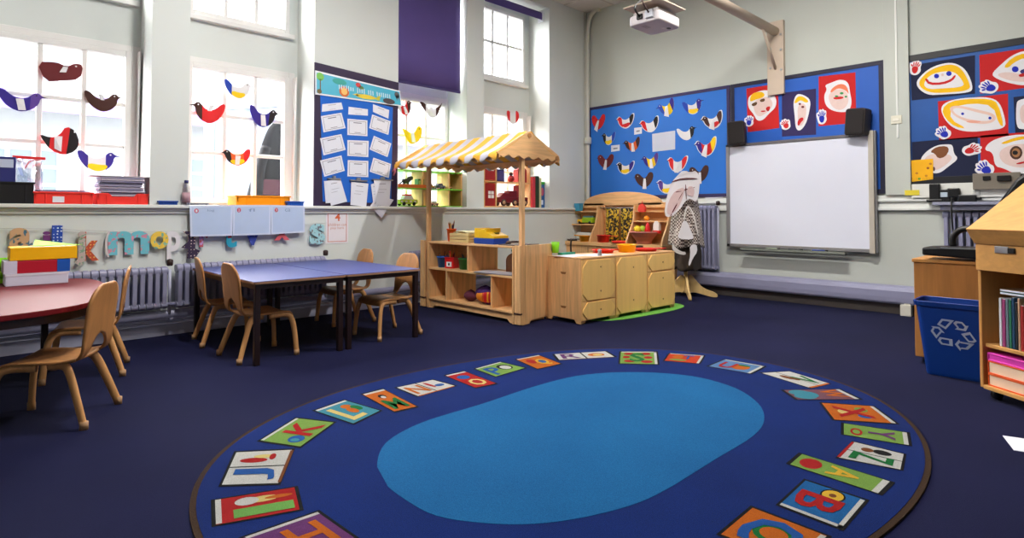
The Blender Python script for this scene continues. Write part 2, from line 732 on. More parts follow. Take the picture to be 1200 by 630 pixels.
# unseen ceiling battens, added as fill light for walls and kitchen fronts
lampb = paint(225, 225, 222, rough=.5)


def batten(x, y, label, k):
    t = thing('fill_batten', label, 'light', (x, y, CEIL - .10), 0, 'added fill battens')
    MB().prism([(-.09, .10), (.09, .10), (.07, .04), (-.07, .04)], -.75, .75, lampb, 'xz').build('body', t)
    MB().tube([(0, -.7, .022), (0, .7, .022)], .016, lampb, n=10).build('tube', t)
    l = bpy.data.lights.new('fill_lamp', 'AREA')
    l.shape = 'RECTANGLE'
    l.size, l.size_y = .1, 1.4
    l.energy = LAMP_W * k
    l.color = (1, .97, .92)
    lo = bpy.data.objects.new('fill_lamp', l)
    COL.objects.link(lo)
    lo.parent = t
    lo.location = (0, 0, 0)
    l2 = l.copy()
    l2.energy = LAMP_W * k * .3
    lu = bpy.data.objects.new('fill_uplight', l2)  # tilted extra lamp, added to brighten ceiling and upper walls
    COL.objects.link(lu)
    lu.parent = t
    lu.location = (0, 0, .0)
    lu.rotation_euler = (0, pi * .72, 0)


for (x, y, nm, k) in ((1.7, 3.5, 'unseen ceiling fill batten over the far side of the rug, first from the red table', 1.6),
                      (4.7, 2.05, 'unseen ceiling fill batten over the rug in front of the shop stall', 2.4),
                      (2.2, 1.9, 'unseen ceiling fill batten over the middle of the rug', .5)):
    batten(x, y, nm, k)

# corner pipe ------------------------------------------------------------
pipe = paint(206, 204, 194, rough=.5)
t = thing('corner_pipe', 'cream vertical pipe in the corner beside the blue bird board', 'pipe', (XW - .05, 5.865, 0))
p0 = (0, 0)
MB().tube(arc([(.02, -.24, CEIL - .02), (0.01, -.13, CEIL - .03), (0, -.02, CEIL - .22), (0, 0, 3.5), (0, 0, 1.2), (0, 0, .3)], 6), .033, pipe, n=12).build('pipe', t)
m = MB().lathe([(.055, 2.19), (.062, 2.2), (.062, 2.29), (.055, 2.3)], pipe, 14)
m.tube([(0, 0, 2.24), (-.03, .05, 2.24)], .02, pipe, n=8).build('valve', t)
MB().tube([(-.005, .048, CEIL), (-.005, .048, 1.3)], .014, pipe, n=8).build('thin_pipe', t)

# ================================================================== RUG
RC, RA, RB, RT = (2.452, 1.949), 1.85, 1.392, -.144
rug_navy = carpet('rug_navy', (1, 15, 54), (4, 33, 98), 300)
rug_light = carpet('rug_light', (4, 58, 104), (18, 88, 134), 300)
rug_edge = carpet('rug_edge', (30, 20, 16), (60, 42, 26), 300)


def superell(cx, cy, a, b, n=2.15, N=120):
    out = []
    for i in range(N):
        t = 2 * pi * i / N
        c, s = cos(t), sin(t)
        u, v = a * math.copysign(abs(c) ** (2 / n), c), b * math.copysign(abs(s) ** (2 / n), s)
        out.append((cx + u * cos(RT) - v * sin(RT), cy + u * sin(RT) + v * cos(RT)))
    return out


m = MB()
m.prism(superell(*RC, RA, RB), 0.0, .009, rug_edge, 'xy')
m.prism(superell(*RC, RA - .022, RB - .022), .002, .0105, rug_navy, 'xy')
ring_ = [at_z(*p, .011) for p in ((442, 546.6), (448, 524), (467, 508), (503.5, 491.5), (565, 473), (626, 452.7), (675, 440.4), (724, 436), (777, 437), (822, 442.5), (863, 455), (889, 473), (895.5, 491.5), (883, 510), (838, 538), (781, 573), (740, 591.5), (683, 606), (626, 613.5), (569, 612.7), (511.7, 604), (475, 585), (450, 565))]
ring_ = arc([(p[0], p[1], 0) for p in ring_[-3:] + ring_ + ring_[:3]], 4)[12:-13]
m.prism([(p.x, p.y) for p in ring_], .004, .0115, rug_light, 'xy')
_rc = {}


def rc(r, g, b):
    if (r, g, b) not in _rc:
        _rc[(r, g, b)] = carpet('rug_%d_%d_%d' % (r, g, b), (int(r * .62), int(g * .62), int(b * .62)), (int(r * .8), int(g * .8), int(b * .8)), 300, .2)
    return _rc[(r, g, b)]


LGR, ORG, RDD, WHT, PUR, CREAM, MBL, BLK, TEAL, YEL, BRN, DGR = ((120, 160, 70), (196, 98, 18), (172, 22, 24), (205, 205, 200), (104, 50, 110), (222, 200, 120), (28, 84, 160), (16, 16, 18), (60, 140, 160), (226, 180, 50), (120, 66, 30), (14, 110, 50))


def tile(px, cover, letter, lc, lu, lv, lw, lh, motifs=(), pages=True, opened=False):
    """A book picture woven into the rug; px = its corners TL, TR, BR, BL read with the letter upright."""
    q = [Vector(at_z(*p, .011)) for p in px]

    def mp(u, v, z):
        a = q[3] + (q[2] - q[3]) * u
        b = q[0] + (q[1] - q[0]) * u
        p = a + (b - a) * v
        return (p.x, p.y, z)

    def pol(pts, z, c):
        m.add([mp(u, v, z) for (u, v) in pts], [tuple(range(len(pts)))], rc(*c))
    pol([(-.05, -.05), (1.05, -.05), (1.05, 1.05), (-.05, 1.05)], .0119, BLK)
    pol([(0, 0), (1, 0), (1, 1), (0, 1)], .0123, cover)
    if opened:
        pol([(.02, -.04), (.98, -.04), (.98, .02), (.02, .02)], .0126, opened)
        pol([(.485, .02), (.515, .02), (.515, 1), (.485, 1)], .0126, BLK)
    elif pages:
        pol([(.02, .93), (1, .93), (1, 1), (.02, 1)], .0126, WHT)
        if pages == 2:
            pol([(.93, 0), (1, 0), (1, 1), (.93, 1)], .0126, WHT)
    for k, (c, u, v, ru, rv) in enumerate(motifs):
        pol(ell(u, v, ru, rv, 16), .0128 + .00012 * k, c)
    m.text(letter, rc(*lc), lambda u, v: mp(lu + (u - .5) * lw, lv + (v - .5) * lh, .0139), .02, 2)


tile([(253, 615), (252, 586), (345, 571), (351, 597)], RDD, 'I', (110, 170, 80), .27, .42, .34, .74, [(CREAM, .72, .42, .13, .2), (ORG, .72, .22, .07, .18), (WHT, .72, .62, .17, .15)])
tile([(260, 568), (277, 530), (342, 527), (326, 566)], WHT, 'J', MBL, .26, .5, .34, .76, [(RDD, .7, .62, .08, .25), (CREAM, .82, .45, .06, .2), (RDD, .8, .3, .1, .06)], opened=BRN)
tile([(305, 516), (347, 490), (391, 495), (352, 523)], LGR, 'K', RDD, .62, .45, .5, .72, [(MBL, .22, .3, .14, .18), (TEAL, .18, .3, .06, .1)])
tile([(369, 481), (404, 469), (445, 481), (414, 496)], TEAL, 'L', CREAM, .4, .45, .5, .75, [(ORG, .68, .7, .14, .12), (DGR, .8, .5, .12, .16), (ORG, .6, .45, .12, .16)])
tile([(425, 462), (449, 456), (488, 476), (462, 482)], ORG, 'M', DGR, .5, .3, .7, .46, [(BLK, .5, .7, .16, .1), (WHT, .5, .66, .1, .06)])
tile([(465, 454), (507, 445), (533, 452), (490, 464)], WHT, 'N', ORG, .26, .48, .38, .7, [(RDD, .66, .6, .05, .3), (MBL, .82, .4, .12, .12)], opened=ORG)
tile([(522, 440), (544, 435), (581, 449), (557, 454)], RDD, 'O', CREAM, .52, .27, .66, .4, [(MBL, .45, .68, .28, .13)])
tile([(557, 432), (586, 424), (615, 431), (581, 441)], LGR, 'P', MBL, .28, .42, .36, .74, [(BLK, .7, .5, .2, .28), (WHT, .7, .46, .14, .2)])
tile([(605, 421), (631, 416), (657, 426), (630, 432)], ORG, 'Q', YEL, .62, .4, .44, .56, [(RDD, .3, .6, .16, .2), (MBL, .66, .42, .14, .2)])
tile([(650, 415), (709, 411.5), (720, 418), (655.6, 421.6)], WHT, 'R', PUR, .25, .5, .34, .76, [(ORG, .74, .5, .16, .26), (CREAM, .76, .46, .09, .16)], opened=BRN)
tile([(727.7, 412), (769, 412), (770.6, 426.6), (726.6, 425.7)], LGR, 'S', DGR, .46, .5, .42, .66, [(RDD, .22, .8, .14, .1), (RDD, .7, .8, .14, .1), (RDD, .16, .52, .1, .1), (RDD, .76, .5, .12, .1), (RDD, .25, .2, .15, .1), (RDD, .72, .16, .16, .1)], 2)
tile([(785, 414), (825, 416.5), (819, 425.7), (779, 422.4)], (200, 58, 24), 'T', MBL, .6, .6, .3, .5, [(ORG, .3, .6, .16, .24), (LGR, .35, .22, .26, .1)], 2)
tile([(850, 421), (896, 429), (879, 437.5), (830.5, 429)], (90, 130, 180), 'U', RDD, .3, .42, .36, .6, [(ORG, .62, .45, .2, .28), (DGR, .62, .66, .16, .08)], 2)
tile([(893, 437), (925, 435), (971, 449), (948, 454)], WHT, 'V', DGR, .68, .35, .5, .55, [(BRN, .32, .62, .12, .16), (BRN, .42, .5, .12, .12)], opened=ORG)
tile([(983, 456), (1007, 467.5), (935, 468), (918.5, 457)], (120, 76, 92), 'W', ORG, .45, .74, .8, .34, [(TEAL, .3, .2, .28, .18), (TEAL, .7, .2, .28, .18), (TEAL, .5, .34, .3, .12)])
tile([(1023, 476), (1050, 496), (978, 491.5), (963, 472)], ORG, 'X', RDD, .5, .45, .7, .6, [(LGR, .3, .66, .14, .12), (CREAM, .5, .3, .16, .12), (MBL, .7, .6, .12, .12)])
tile([(1062.6, 506.7), (1065, 521.5), (989, 509), (989, 496)], LGR, 'Y', PUR, .5, .6, .66, .42, [(RDD, .6, .2, .3, .1), (LGR, .6, .2, .18, .06)])
tile([(1059, 532), (1055, 550), (983, 536), (1000.7, 517.7)], WHT, 'Z', DGR, .7, .5, .44, .74, [(BLK, .25, .62, .14, .18), (BRN, .28, .34, .12, .12)], opened=RDD)
tile([(1043, 564), (1029, 578), (926, 544), (940, 532)], LGR, 'A', YEL, .5, .56, .7, .34, [(RDD, .5, .18, .38, .13)])
tile([(1014, 586), (986, 619), (913.6, 591.4), (944, 563)], (20, 96, 160), 'B', RDD, .56, .44, .5, .72, [(BLK, .2, .55, .2, .2), (YEL, .2, .55, .17, .17), (BRN, .2, .55, .06, .06)], 2)
tile([(969, 628), (935, 660), (845, 626), (882, 595)], ORG, 'C', MBL, .5, .5, .8, .8, [(DGR, .5, .5, .27, .27), (ORG, .5, .5, .18, .18)])
tile([(285, 630), (372, 600), (415, 630), (330, 662)], PUR, 'H', ORG, .62, .45, .5, .7, [(RDD, .2, .5, .14, .2)])
for (ch, deg) in (('D', -124), ('E', -138), ('F', -150), ('G', -161)):
    a = radians(deg)
    ux, uy = cos(a), sin(a)
    u0, v0 = RC[0] + 1.60 * ux, RC[1] + 1.17 * uy

    def lp(r, s, z):                      # r outward, s to the letter's right
        return (u0 + ux * r + uy * s, v0 + uy * r - ux * s, z)
    m.add([lp(-.15, -.1, .0123), lp(-.15, .1, .0123), lp(.15, .1, .0123), lp(.15, -.1, .0123)], [(0, 1, 2, 3)], rc(*LGR))
    m.text(ch, rc(*RDD), lambda u, v: lp(-.1 + .2 * v, -.07 + .14 * u, .0133), .02, 2)
tag(m.build('alphabet_rug'), 'large oval blue rug with a border of alphabet books on the carpet', 'rug')

# ================================================================== CHAIRS
SEAT_Z = .335


def make_chair(label, loc, rz):
    """Bent-ply child's chair facing +y."""
    t = thing('school_chair', label, 'chair', loc, rz, 'bent plywood school chairs')
    # seat with a waterfall front
    prof = arc([(-.155, SEAT_Z + .012), (-.08, SEAT_Z - .004), (.05, SEAT_Z), (.13, SEAT_Z + .002), (.175, SEAT_Z - .012), (.192, SEAT_Z - .04)], 4) if False else \
        arc([(0, -.155, SEAT_Z + .004), (0, -.08, SEAT_Z - .006), (0, .05, SEAT_Z - .002), (0, .13, SEAT_Z), (0, .172, SEAT_Z - .012), (0, .19, SEAT_Z - .045)], 4)

    def sf(u, v):
        k = v * (len(prof) - 1)
        i = min(int(k), len(prof) - 2)
        p = prof[i].lerp(prof[i + 1], k - i)
        w = .165 + .02 * min(1, v * 1.6)
        x = (u - .5) * 2
        return (x * w, p.y, p.z + .008 * x * x - .004)
    MB().grid(sf, 10, len(prof) - 1, CHAIRW).build('seat', t, solid=.013, bevel=.002, segs=1)
    # backrest: two curved uprights round an arched hole, one panel above
    path = arc([(0, -.10, SEAT_Z - .006), (0, -.155, SEAT_Z + .006), (0, -.185, SEAT_Z + .045), (0, -.198, SEAT_Z + .12), (0, -.215, SEAT_Z + .25), (0, -.238, SEAT_Z + .385)], 7)
    n = len(path)

    def wo(s):                                           # outer half width along the height 0..1
        if s < .8:
            return .150 + .022 * sin(min(1, s / .8) * pi / 2)
        k = (s - .8) / .2
        return .172 * math.sqrt(max(0.0, 1 - (k * .93) ** 2.4))

    def wi(s):
        if s > .60:
            return 0.0
        k = max(0, (s - .26) / .34)
        return .104 * math.sqrt(max(0.0, 1 - k * k))
    m_ = MB()
    rows = 60
    for side in (-1, 1):
        def bf(u, v):
            k = v * (n - 1)
            i = min(int(k), n - 2)
            p = path[i].lerp(path[i + 1], k - i)
            a, b = wi(v), wo(v)
            x = a + (b - a) * u
            bow = .12 * x * x * max(0.0, (v - .25)) * 4
            return (side * x, p.y + bow, p.z)
        m_.grid(bf, 6, rows, CHAIRW)
    m_.build('backrest', t, solid=.013, weld=True)
    # legs: bent flat strips with pale feet
    for sx in (-1, 1):
        f = arc([(sx * .155, .02, SEAT_Z - .022), (sx * .165, .13, SEAT_Z - .02), (sx * .178, .178, SEAT_Z - .05), (sx * .192, .2, SEAT_Z - .16), (sx * .205, .212, .012)], 6)
        L = MB()
        L.tube(f, [.017 - .003 * i / (len(f) - 1) for i in range(len(f))], CHAIRE, n=10, r2=[.023 - .004 * i / (len(f) - 1) for i in range(len(f))], up=(0, .3, -1))
        o = L.build('leg', t)
        MB().tube([f[-1] + Vector((0, 0, .03)), f[-1] - Vector((0, 0, .012))], .0148, paint(176, 136, 98), n=10, r2=.0203).build('foot_cap', o)
        b = arc([(sx * .125, -.02, SEAT_Z - .022), (sx * .14, -.09, SEAT_Z - .02), (sx * .155, -.125, SEAT_Z - .06), (sx * .18, -.17, .15), (sx * .205, -.215, .012)], 6)
        L = MB()
        L.tube(b, [.017 - .003 * i / (len(b) - 1) for i in range(len(b))], CHAIRE, n=10, r2=[.026 - .006 * i / (len(b) - 1) for i in range(len(b))], up=(0, -.3, -1))
        o = L.build('leg', t)
        MB().tube([b[-1] + Vector((0, 0, .03)), b[-1] - Vector((0, 0, .012))], .0148, paint(176, 136, 98), n=10, r2=.0203).build('foot_cap', o)
    return t


def face(dx, dy):
    return atan2(dy, dx) - pi / 2


ch0 = make_chair('small plywood chair nearest the camera pulled up to the red table', (.43, 3.93, 0), face(-.862, .507))
for (x, y, dx, dy, lab) in ((.70, 4.90, -.97, .24, 'small plywood chair at the far end of the red table by the lilac radiator'),
                            (1.735, 5.33, 1, -.13, 'plywood chair at the blue tables closer to the radiator, left of another chair'),
                            (1.735, 4.61, 1, .02, 'plywood chair with its seat under the blue tables, in front of its twin'),
                            (2.86, 4.57, -1, -.02, 'plywood chair at the far end of the blue tables beside the shop shelf'),
                            (2.90, 5.42, -1, .06, 'plywood chair behind the blue tables, only its round back top clear')):
    dup(ch0, (x, y, 0), face(dx, dy), lab)

# ================================================================== TABLES
BLUET = paint(56, 64, 122, rough=.42, var=.05, scale=3, spec=.22)
EDGE = paint(150, 112, 86, rough=.5)
LEGM = paint(34, 20, 20, rough=.35, var=.1)


def make_table(label, x0, x1, y0, y1):
    t = thing('school_table', label, 'table', ((x0 + x1) / 2, (y0 + y1) / 2, 0), 0, 'blue topped tables pushed together')
    hx, hy = (x1 - x0) / 2, (y1 - y0) / 2
    o = MB().prism(rrect(-hx, hx, -hy, hy, .015, 3), .582, .602, BLUET, 'xy').build('tabletop', t, bevel=.002)
    MB().prism(rrect(-hx - .002, hx + .002, -hy - .002, hy + .002, .016, 3), .583, .598, EDGE, 'xy').build('edge_band', o)
    a = .014
    m_ = MB()
    m_.box(-hx + a, hx - a, -hy + a, -hy + a + .03, .545, .581, LEGM).box(-hx + a, hx - a, hy - a - .03, hy - a, .545, .581, LEGM)
    m_.box(-hx + a, -hx + a + .03, -hy + a, hy - a, .545, .581, LEGM).box(hx - a - .03, hx - a, -hy + a, hy - a, .545, .581, LEGM)
    m_.build('rail_frame', t)
    for sx in (-1, 1):
        for sy in (-1, 1):
            cx, cy = sx * (hx - .032), sy * (hy - .032)
            MB().box(cx - .02, cx + .02, cy - .02, cy + .02, 0, .582, LEGM).build('leg', t, bevel=.004)
    return t


make_table('blue topped table with dark legs, the one nearer the red table', 1.575, 2.285, 4.27, 5.74)
make_table('blue topped table with dark legs, the one nearer the shop stall', 2.297, 3.005, 4.27, 5.74)

REDT = paint(104, 18, 26, rough=.5, var=.08, scale=3, spec=.18)
t = thing('red_table', 'dark red topped table with rounded corners carrying a stack of folders', 'table', (-.1, 4.6, 0))
top = [(-.95, 3.52), (.10, 3.70), (.42, 3.80), (.60, 3.98), (.70, 4.3), (.79, 4.75), (.80, 5.2), (.74, 5.42), (.60, 5.50), (-.95, 5.5)]
top = [(x + .1, y - 4.6) for x, y in smooth(top, 2)]
o = MB().prism(top, .572, .602, REDT, 'xy').build('tabletop', t, bevel=.004)
sc_ = [(x * .985, y * .985) for x, y in top]
MB().prism(sc_, .53, .573, LEGM, 'xy').build('apron', t)
for (x, y) in ((.05, 3.92), (.50, 5.25), (-.8, 3.8), (-.8, 5.3)):
    MB().box(x + .08, x + .12, y - 4.62, y - 4.58, 0, .55, LEGM).build('leg', t, bevel=.004)


def boxfile(name, label, cat, c, w, d, h, rz, m1, extra=None, group=None, z=.602):
    """A box lying flat; extra adds child parts in its local frame."""
    t_ = thing(name, label, cat, (c[0], c[1], z), rz, group)
    m_ = MB().box(-w / 2, w / 2, -d / 2, d / 2, 0, h, m1)
    m_.build('case', t_, bevel=.003)
    if extra:
        extra(t_, w, d, h)
    return t_


# stack on the red table
a0 = Vector(at_z(6, 336, .602))
a1 = Vector(at_z(80, 331, .602))
rzb = atan2((a1 - a0).y, (a1 - a0).x)
mid = (a0 + a1) / 2
wf = (a1 - a0).length
nrm = Vector((-sin(rzb), cos(rzb)))
dpt = .24
c0 = mid + nrm * dpt / 2
WHBOX = paint(214, 216, 236, rough=.6)


def ex_white(t_, w, d, h):
    MB().box(-w / 2 - .002, w / 2 + .002, -d / 2 - .002, d / 2, h - .012, h + .003, paint(226, 228, 242)).build('lid', t_)


boxfile('white_box', 'flat white box at the bottom of the stack on the red table', 'box', c0, wf, dpt, .078, rzb, WHBOX, ex_white)


def ex_red(t_, w, d, h):
    MB().box(w / 2 - w * .2, w / 2 + .002, -d / 2 - .002, d / 2 + .002, -.0, h + .002, paint(20, 84, 176, rough=.5)).build('blue_end', t_)
    MB().box(-w / 2 - .002, -w / 2 + w * .19, -d / 2 - .002, d / 2 + .002, 0, h + .002, paint(206, 206, 226)).build('white_end', t_)


boxfile('ring_binder', 'red binder with white and blue ends in the stack on the red table', 'binder', c0 + nrm * .005, wf * 1.04, dpt, .083, rzb, paint(176, 20, 44, rough=.45), ex_red, z=.685)


def ex_yel(t_, w, d, h):
    def bf(u, v): return (-.05 + u * .16, -d / 2 + .02 + v * .05, h + .0016)
    m_ = MB().box(-w * .22, w * .25, -d / 2 + .015, -d / 2 + .075, h, h + .001, paint(226, 222, 190))
    m_.text('abcdef', paint(60, 90, 130), lambda u, v: (-w * .19 + u * w * .22, -d / 2 + .03 + v * .03, h + .0016))
    m_.build('title_strip', t_)
    m_ = MB()
    for k in range(5):
        a = 2 * pi * k / 5
        m_.prism(ell(w * .34 + .02 * cos(a), -d / 2 + .05 + .016 * sin(a), .014, .012, 10), h, h + .0012, paint(226, 200, 206), 'xy')
    m_.prism(ell(w * .34, -d / 2 + .05, .01, .009, 10), h + .001, h + .002, paint(110, 60, 90), 'xy')
    m_.build('flower_print', t_)


boxfile('yellow_folder', 'thick yellow folder with a flower on top of the stack on the red table', 'folder', c0 + nrm * .01 + Vector((cos(rzb), sin(rzb))) * .035, wf * 1.08, dpt, .088, rzb, paint(244, 184, 0, rough=.5), ex_yel, z=.772)
m = MB()
gx = c0 + nrm * .02
q = [(gx.x - .02, gx.y - .02, .8615), (gx.x + .26, gx.y - .04, .8615), (gx.x + .22, gx.y + .05, .8615), (gx.x + .0, gx.y + .09, .90)]
LIME = paint(150, 226, 40, rough=.6)
m.add(q + [(p[0], p[1], p[2] + .003) for p in q], [(0, 1, 2, 3), (4, 5, 6, 7), (0, 1, 5, 4), (1, 2, 6, 5), (2, 3, 7, 6), (3, 0, 4, 7)], LIME)
tag(m.build('lime_paper'), 'lime green paper sheet lying on the yellow folder', 'paper')
gp = Vector(at_z(-6, 332, .602))
for k in range(3):
    z = .602 + k * .056
    t = thing('green_tray', ['lime green tray lowest of three beside the stacked folders', 'lime green tray in the middle of three beside the stacked folders', 'lime green tray topmost of three beside the stacked folders'][k], 'tray', (gp.x - .01, gp.y + .12, z), rzb, 'lime letter trays')
    MB().box(-.12, .085, -.13, .13, 0, .012, LIME).box(-.12, -.112, -.13, .13, .012, .05, LIME).box(.077, .085, -.13, .13, .012, .05, LIME).box(-.112, .077, .122, .13, .012, .05, LIME).box(-.112, .077, -.13, -.122, .012, .03, LIME).build('tray_shell', t)

# ================================================================== RADIATORS
def radiator(label, loc, rz, n, h, z0, pitch=.056, group=None):
    t_ = thing('radiator', label, 'radiator', loc, rz, group)
    sec = None
    for k in range(n):
        x = (k - (n - 1) / 2) * pitch
        if sec is None:
            m_ = MB()
            m_.prism(rrect(-.05, .05, z0, z0 + h, .045, 5), -.017, .017, LILAC, 'yz')
            m_.prism(rrect(-.052, .052, z0 + h - .075, z0 + h - .005, .03, 4), -.026, .026, LILAC, 'yz')
            m_.prism(rrect(-.052, .052, z0 + .005, z0 + .06, .026, 4), -.026, .026, LILAC, 'yz')
            sec = m_.build('section', t_, bevel=.004, segs=1)
            sec.location = (x, 0, 0)
        else:
            c = sec.copy()
            COL.objects.link(c)
            c.parent = t_
            c.location = (x, 0, 0)
    W = n * pitch / 2
    MB().tube([(-W - .03, 0, z0 + .035), (W + .03, 0, z0 + .035)], .018, LILAC, n=10).build('joining_pipe', t_)
    m_ = MB()
    for x in (-W * .8, W * .8):
        m_.box(x - .012, x + .012, .03, .08, z0 + .06, z0 + .09, LILAC)
    m_.build('bracket', t_)
    m_ = MB().tube([(W + .02, 0, .2), (W + .02, 0, z0 + h - .03)], .013, LILAC2, n=8)
    m_.lathe([(.02, 0), (.026, .01), (.026, .05), (.012, .06)], DKBROWN, 12, T(W + .02, 0, z0 + h))
    m_.build('valve', t_)
    return t_


radiator('long lilac column radiator under the letters beside the red table', (.78, YW - .11, 0), 0, 22, .37, .255)
radiator('long lilac column radiator behind the blue tables', (2.16, YW - .11, 0), 0, 25, .39, .25)
radiator('lilac column radiator behind the wooden shop shelf', (4.62, YW - .11, 0), 0, 24, .39, .25)
radiator('tall lilac radiator behind the costume stand', (XW - .09, 3.93, 0), -pi / 2, 9, .86, .33, .058)
radiator('lilac radiator below the portrait board at the right', (XW - .09, .83, 0), -pi / 2, 13, .80, .31, .06)

# ================================================================== SHOP STALL
t = thing('shop_shelf', 'low open wooden shelf unit of the play shop with two rows of pigeonholes', 'shelf unit', (4.22, 4.83, 0))
def sy(y): return y - 4.83
X0, X1 = -.22, .22
y0, y1 = 4.125, 5.53
o = MB().box(X0, X1, sy(y0), sy(y1), .742, .765, BEECHY).build('top_board', t, bevel=.004)
MB().box(X0, X1, sy(y0), sy(y1), .445, .465, BEECHY).build('middle_shelf', t, bevel=.003)
MB().box(X0, X1, sy(y0), sy(y1), .10, .12, BEECHY).build('bottom_shelf', t, bevel=.003)
pl = [(sy(y0), .10), (sy(y1), .10), (sy(y1), .0), (sy(y1) - .06, .0), (sy(y1) - .1, .035), (sy(y0) + .1, .035), (sy(y0) + .06, .0), (sy(y0), .0)]
MB().prism(pl, X0 + .02, X0 + .04, BEECHY, 'yz').build('plinth', t, bevel=.003)
for y in (y0, y1):
    MB().box(X0, X1, sy(y) - .011, sy(y) + .011, 0, .765, BEECH).build('side_panel', t, bevel=.003)
for y in (4.83,):
    MB().box(X0 + .01, X1, sy(y) - .01, sy(y) + .01, .465, .742, BEECH).build('divider', t)
for y in (5.205, 4.45):
    MB().box(X0 + .01, X1, sy(y) - .01, sy(y) + .01, .12, .445, BEECH).build('divider', t)
MB().box(X1 - .012, X1, sy(5.20), sy(5.52), .12, .742, BEECHY).box(X1 - .012, X1, sy(4.72), sy(4.83), .12, .445, BEECHY).build('back_panel', t)


def hinge_panels(label, x, y, n, dx, dy):
    t_ = thing('folding_panel', label, 'panel', (x, y, 0), 0)
    for k in range(n):
        MB().box(-.012 + k * dx, .012 + k * dx, -.02 + k * dy, .02 + k * dy, .012, .775, BEECH).build('board', t_, bevel=.004)
    m_ = MB().box(-.016, .014 + dx * (n - 1), -.024, .024 + dy * (n - 1), .11, .125, paint(60, 34, 24))
    m_.build('strap', t_)
    return t_


hinge_panels('folded thin wooden panels at the far end of the shop shelf', 3.975, 5.575, 2, 0.0, .042)
hinge_panels('folded thin wooden panels at the near end of the shop shelf', 3.975, 4.005, 2, .0, .042)
t = thing('wooden_side_screen', 'tall plain wooden screen panel at the near end of the shop shelf', 'screen', (4.066, 4.03, 0), atan2(.075, .47))
pn = [(0, 0), (.07, 0), (.10, .03), (.38, .03), (.41, 0), (.485, 0), (.485, .772), (0, .772)]
MB().prism(pn, -.012, .012, BEECH, 'xz').build('panel', t, bevel=.003)
m = MB().box(.462, .482, -.016, -.012, .70, .74, STEEL).build('hinge', t)

t = thing('shop_awning', 'yellow and white striped awning roof on two wooden posts over the play shop', 'awning', (4.10, 4.86, 0))
YA, YZ = -.87, .86
prof = [(-.435, 1.655), (-.30, 1.735), (-.15, 1.83), (-.03, 1.893), (.03, 1.893), (.15, 1.83), (.30, 1.735), (.435, 1.655)]
STY = paint(222, 164, 56, rough=.85, var=.06)
STW = paint(184, 182, 192, rough=.85, var=.04)


def canopy_strip(side):
    m_ = MB()
    n = 15
    sub_ = 6
    for k in range(n):
        ya, yb = YA + (YZ - YA) * k / n, YA + (YZ - YA) * (k + 1) / n

        def cf(u, v):
            y = ya + (yb - ya) * u
            if v <= .8:
                s = v / .8
                x = .03 + .405 * s
                z = 1.897 - .24 * s - .025 * sin(pi * s)
            else:
                s = (v - .8) / .2
                ph = (y - YA) / (YZ - YA) * 8 * 2 * pi
                x = .435 + .012 * s + .006 * sin(ph)
                z = 1.657 - s * (.055 + .022 * cos(ph))
            return (side * x, y, z)
        m_.grid(cf, sub_, 12, STY if k % 2 == 0 else STW)
    return m_.build('fabric_valance' if side < 0 else 'fabric_slope', t, solid=.004, weld=True)


canopy_strip(-1)
canopy_strip(1)
gab = [(-.435, 1.665), (-.15, 1.828), (-.03, 1.885), (.03, 1.885), (.15, 1.828), (.40, 1.705), (.44, 1.68), (.455, 1.64), (.43, 1.60)]
bot = []
for k in range(40):
    x = .40 - .82 * k / 39
    bot.append((x, 1.632 + .014 * cos(k / 39 * 6 * 2 * pi)))
for yy in (YA + .01, YZ - .01):
    o = MB().prism(gab + bot, yy - .009, yy + .009, BEECHX, 'xz').build('gable_board', t, bevel=.003)
    if yy < 0:
        m_ = MB()
        for (x, z) in ((0, 1.855), (.405, 1.655)):
            m_.prism(ell(x, z, .024, .024, 18), yy - .016, yy - .008, paint(176, 124, 76), 'xz')
        m_.build('peg', o)
MB().box(-.02, .02, YA, YZ, 1.845, 1.88, BEECHY).build('ridge_pole', t)
for sx in (-1, 1):
    pb = [(YA, 1.66)] + [(YZ, 1.66)] + [(YZ - (YZ - YA) * k / 60, 1.60 + .016 * cos(k / 60 * 8 * 2 * pi)) for k in range(61)]
    MB().prism(pb, sx * .40 - .008, sx * .40 + .008, BEECHY, 'yz').build('eave_board', t)
for y in (4.035, 5.575):
    MB().box(-.085, -.04, y - 4.86 - .022, y - 4.86 + .022, 0, 1.66, BEECH).build('post', t, bevel=.004)
    MB().box(-.40, .40, y - 4.86 - .012, y - 4.86 + .012, 1.64, 1.67, BEECHX).build('cross_rail', t)
m = MB()
m.tube([(-.455, .82, 1.60), (-.47, .80, 1.55), (-.462, .84, 1.52)], .008, paint(200, 110, 120), n=6)
m.tube([(-.455, .82, 1.60), (-.47, .85, 1.56)], .008, paint(200, 110, 120), n=6)
m.build('ribbon', t)


def pot(label, x, y, z, c, rt, rb, h, square=False, group=None, sheet=False):
    t_ = thing('storage_pot', label, 'pot', (x, y, z), 0.3, group)
    if square:
        m_ = MB().box(-rb, rb, -rb, rb, 0, h, c).box(-rb - .006, rb + .006, -rb - .006, rb + .006, h - .012, h, c)
        m_.build('body', t_, bevel=.004)
    else:
        MB().lathe([(rb, 0), (rt, h - .012), (rt + .006, h - .012), (rt + .006, h), (rt - .006, h), (rb - .004, .02)], c, 24).build('body', t_)
    if sheet:
        m_ = MB().box(-rb - .002, -rb, -.035, .035, .02, .075, WHITE).box(-rb - .003, -rb - .001, -.01, .012, .035, .06, BLACK)
        m_.build('label_card', t_)
    return t_


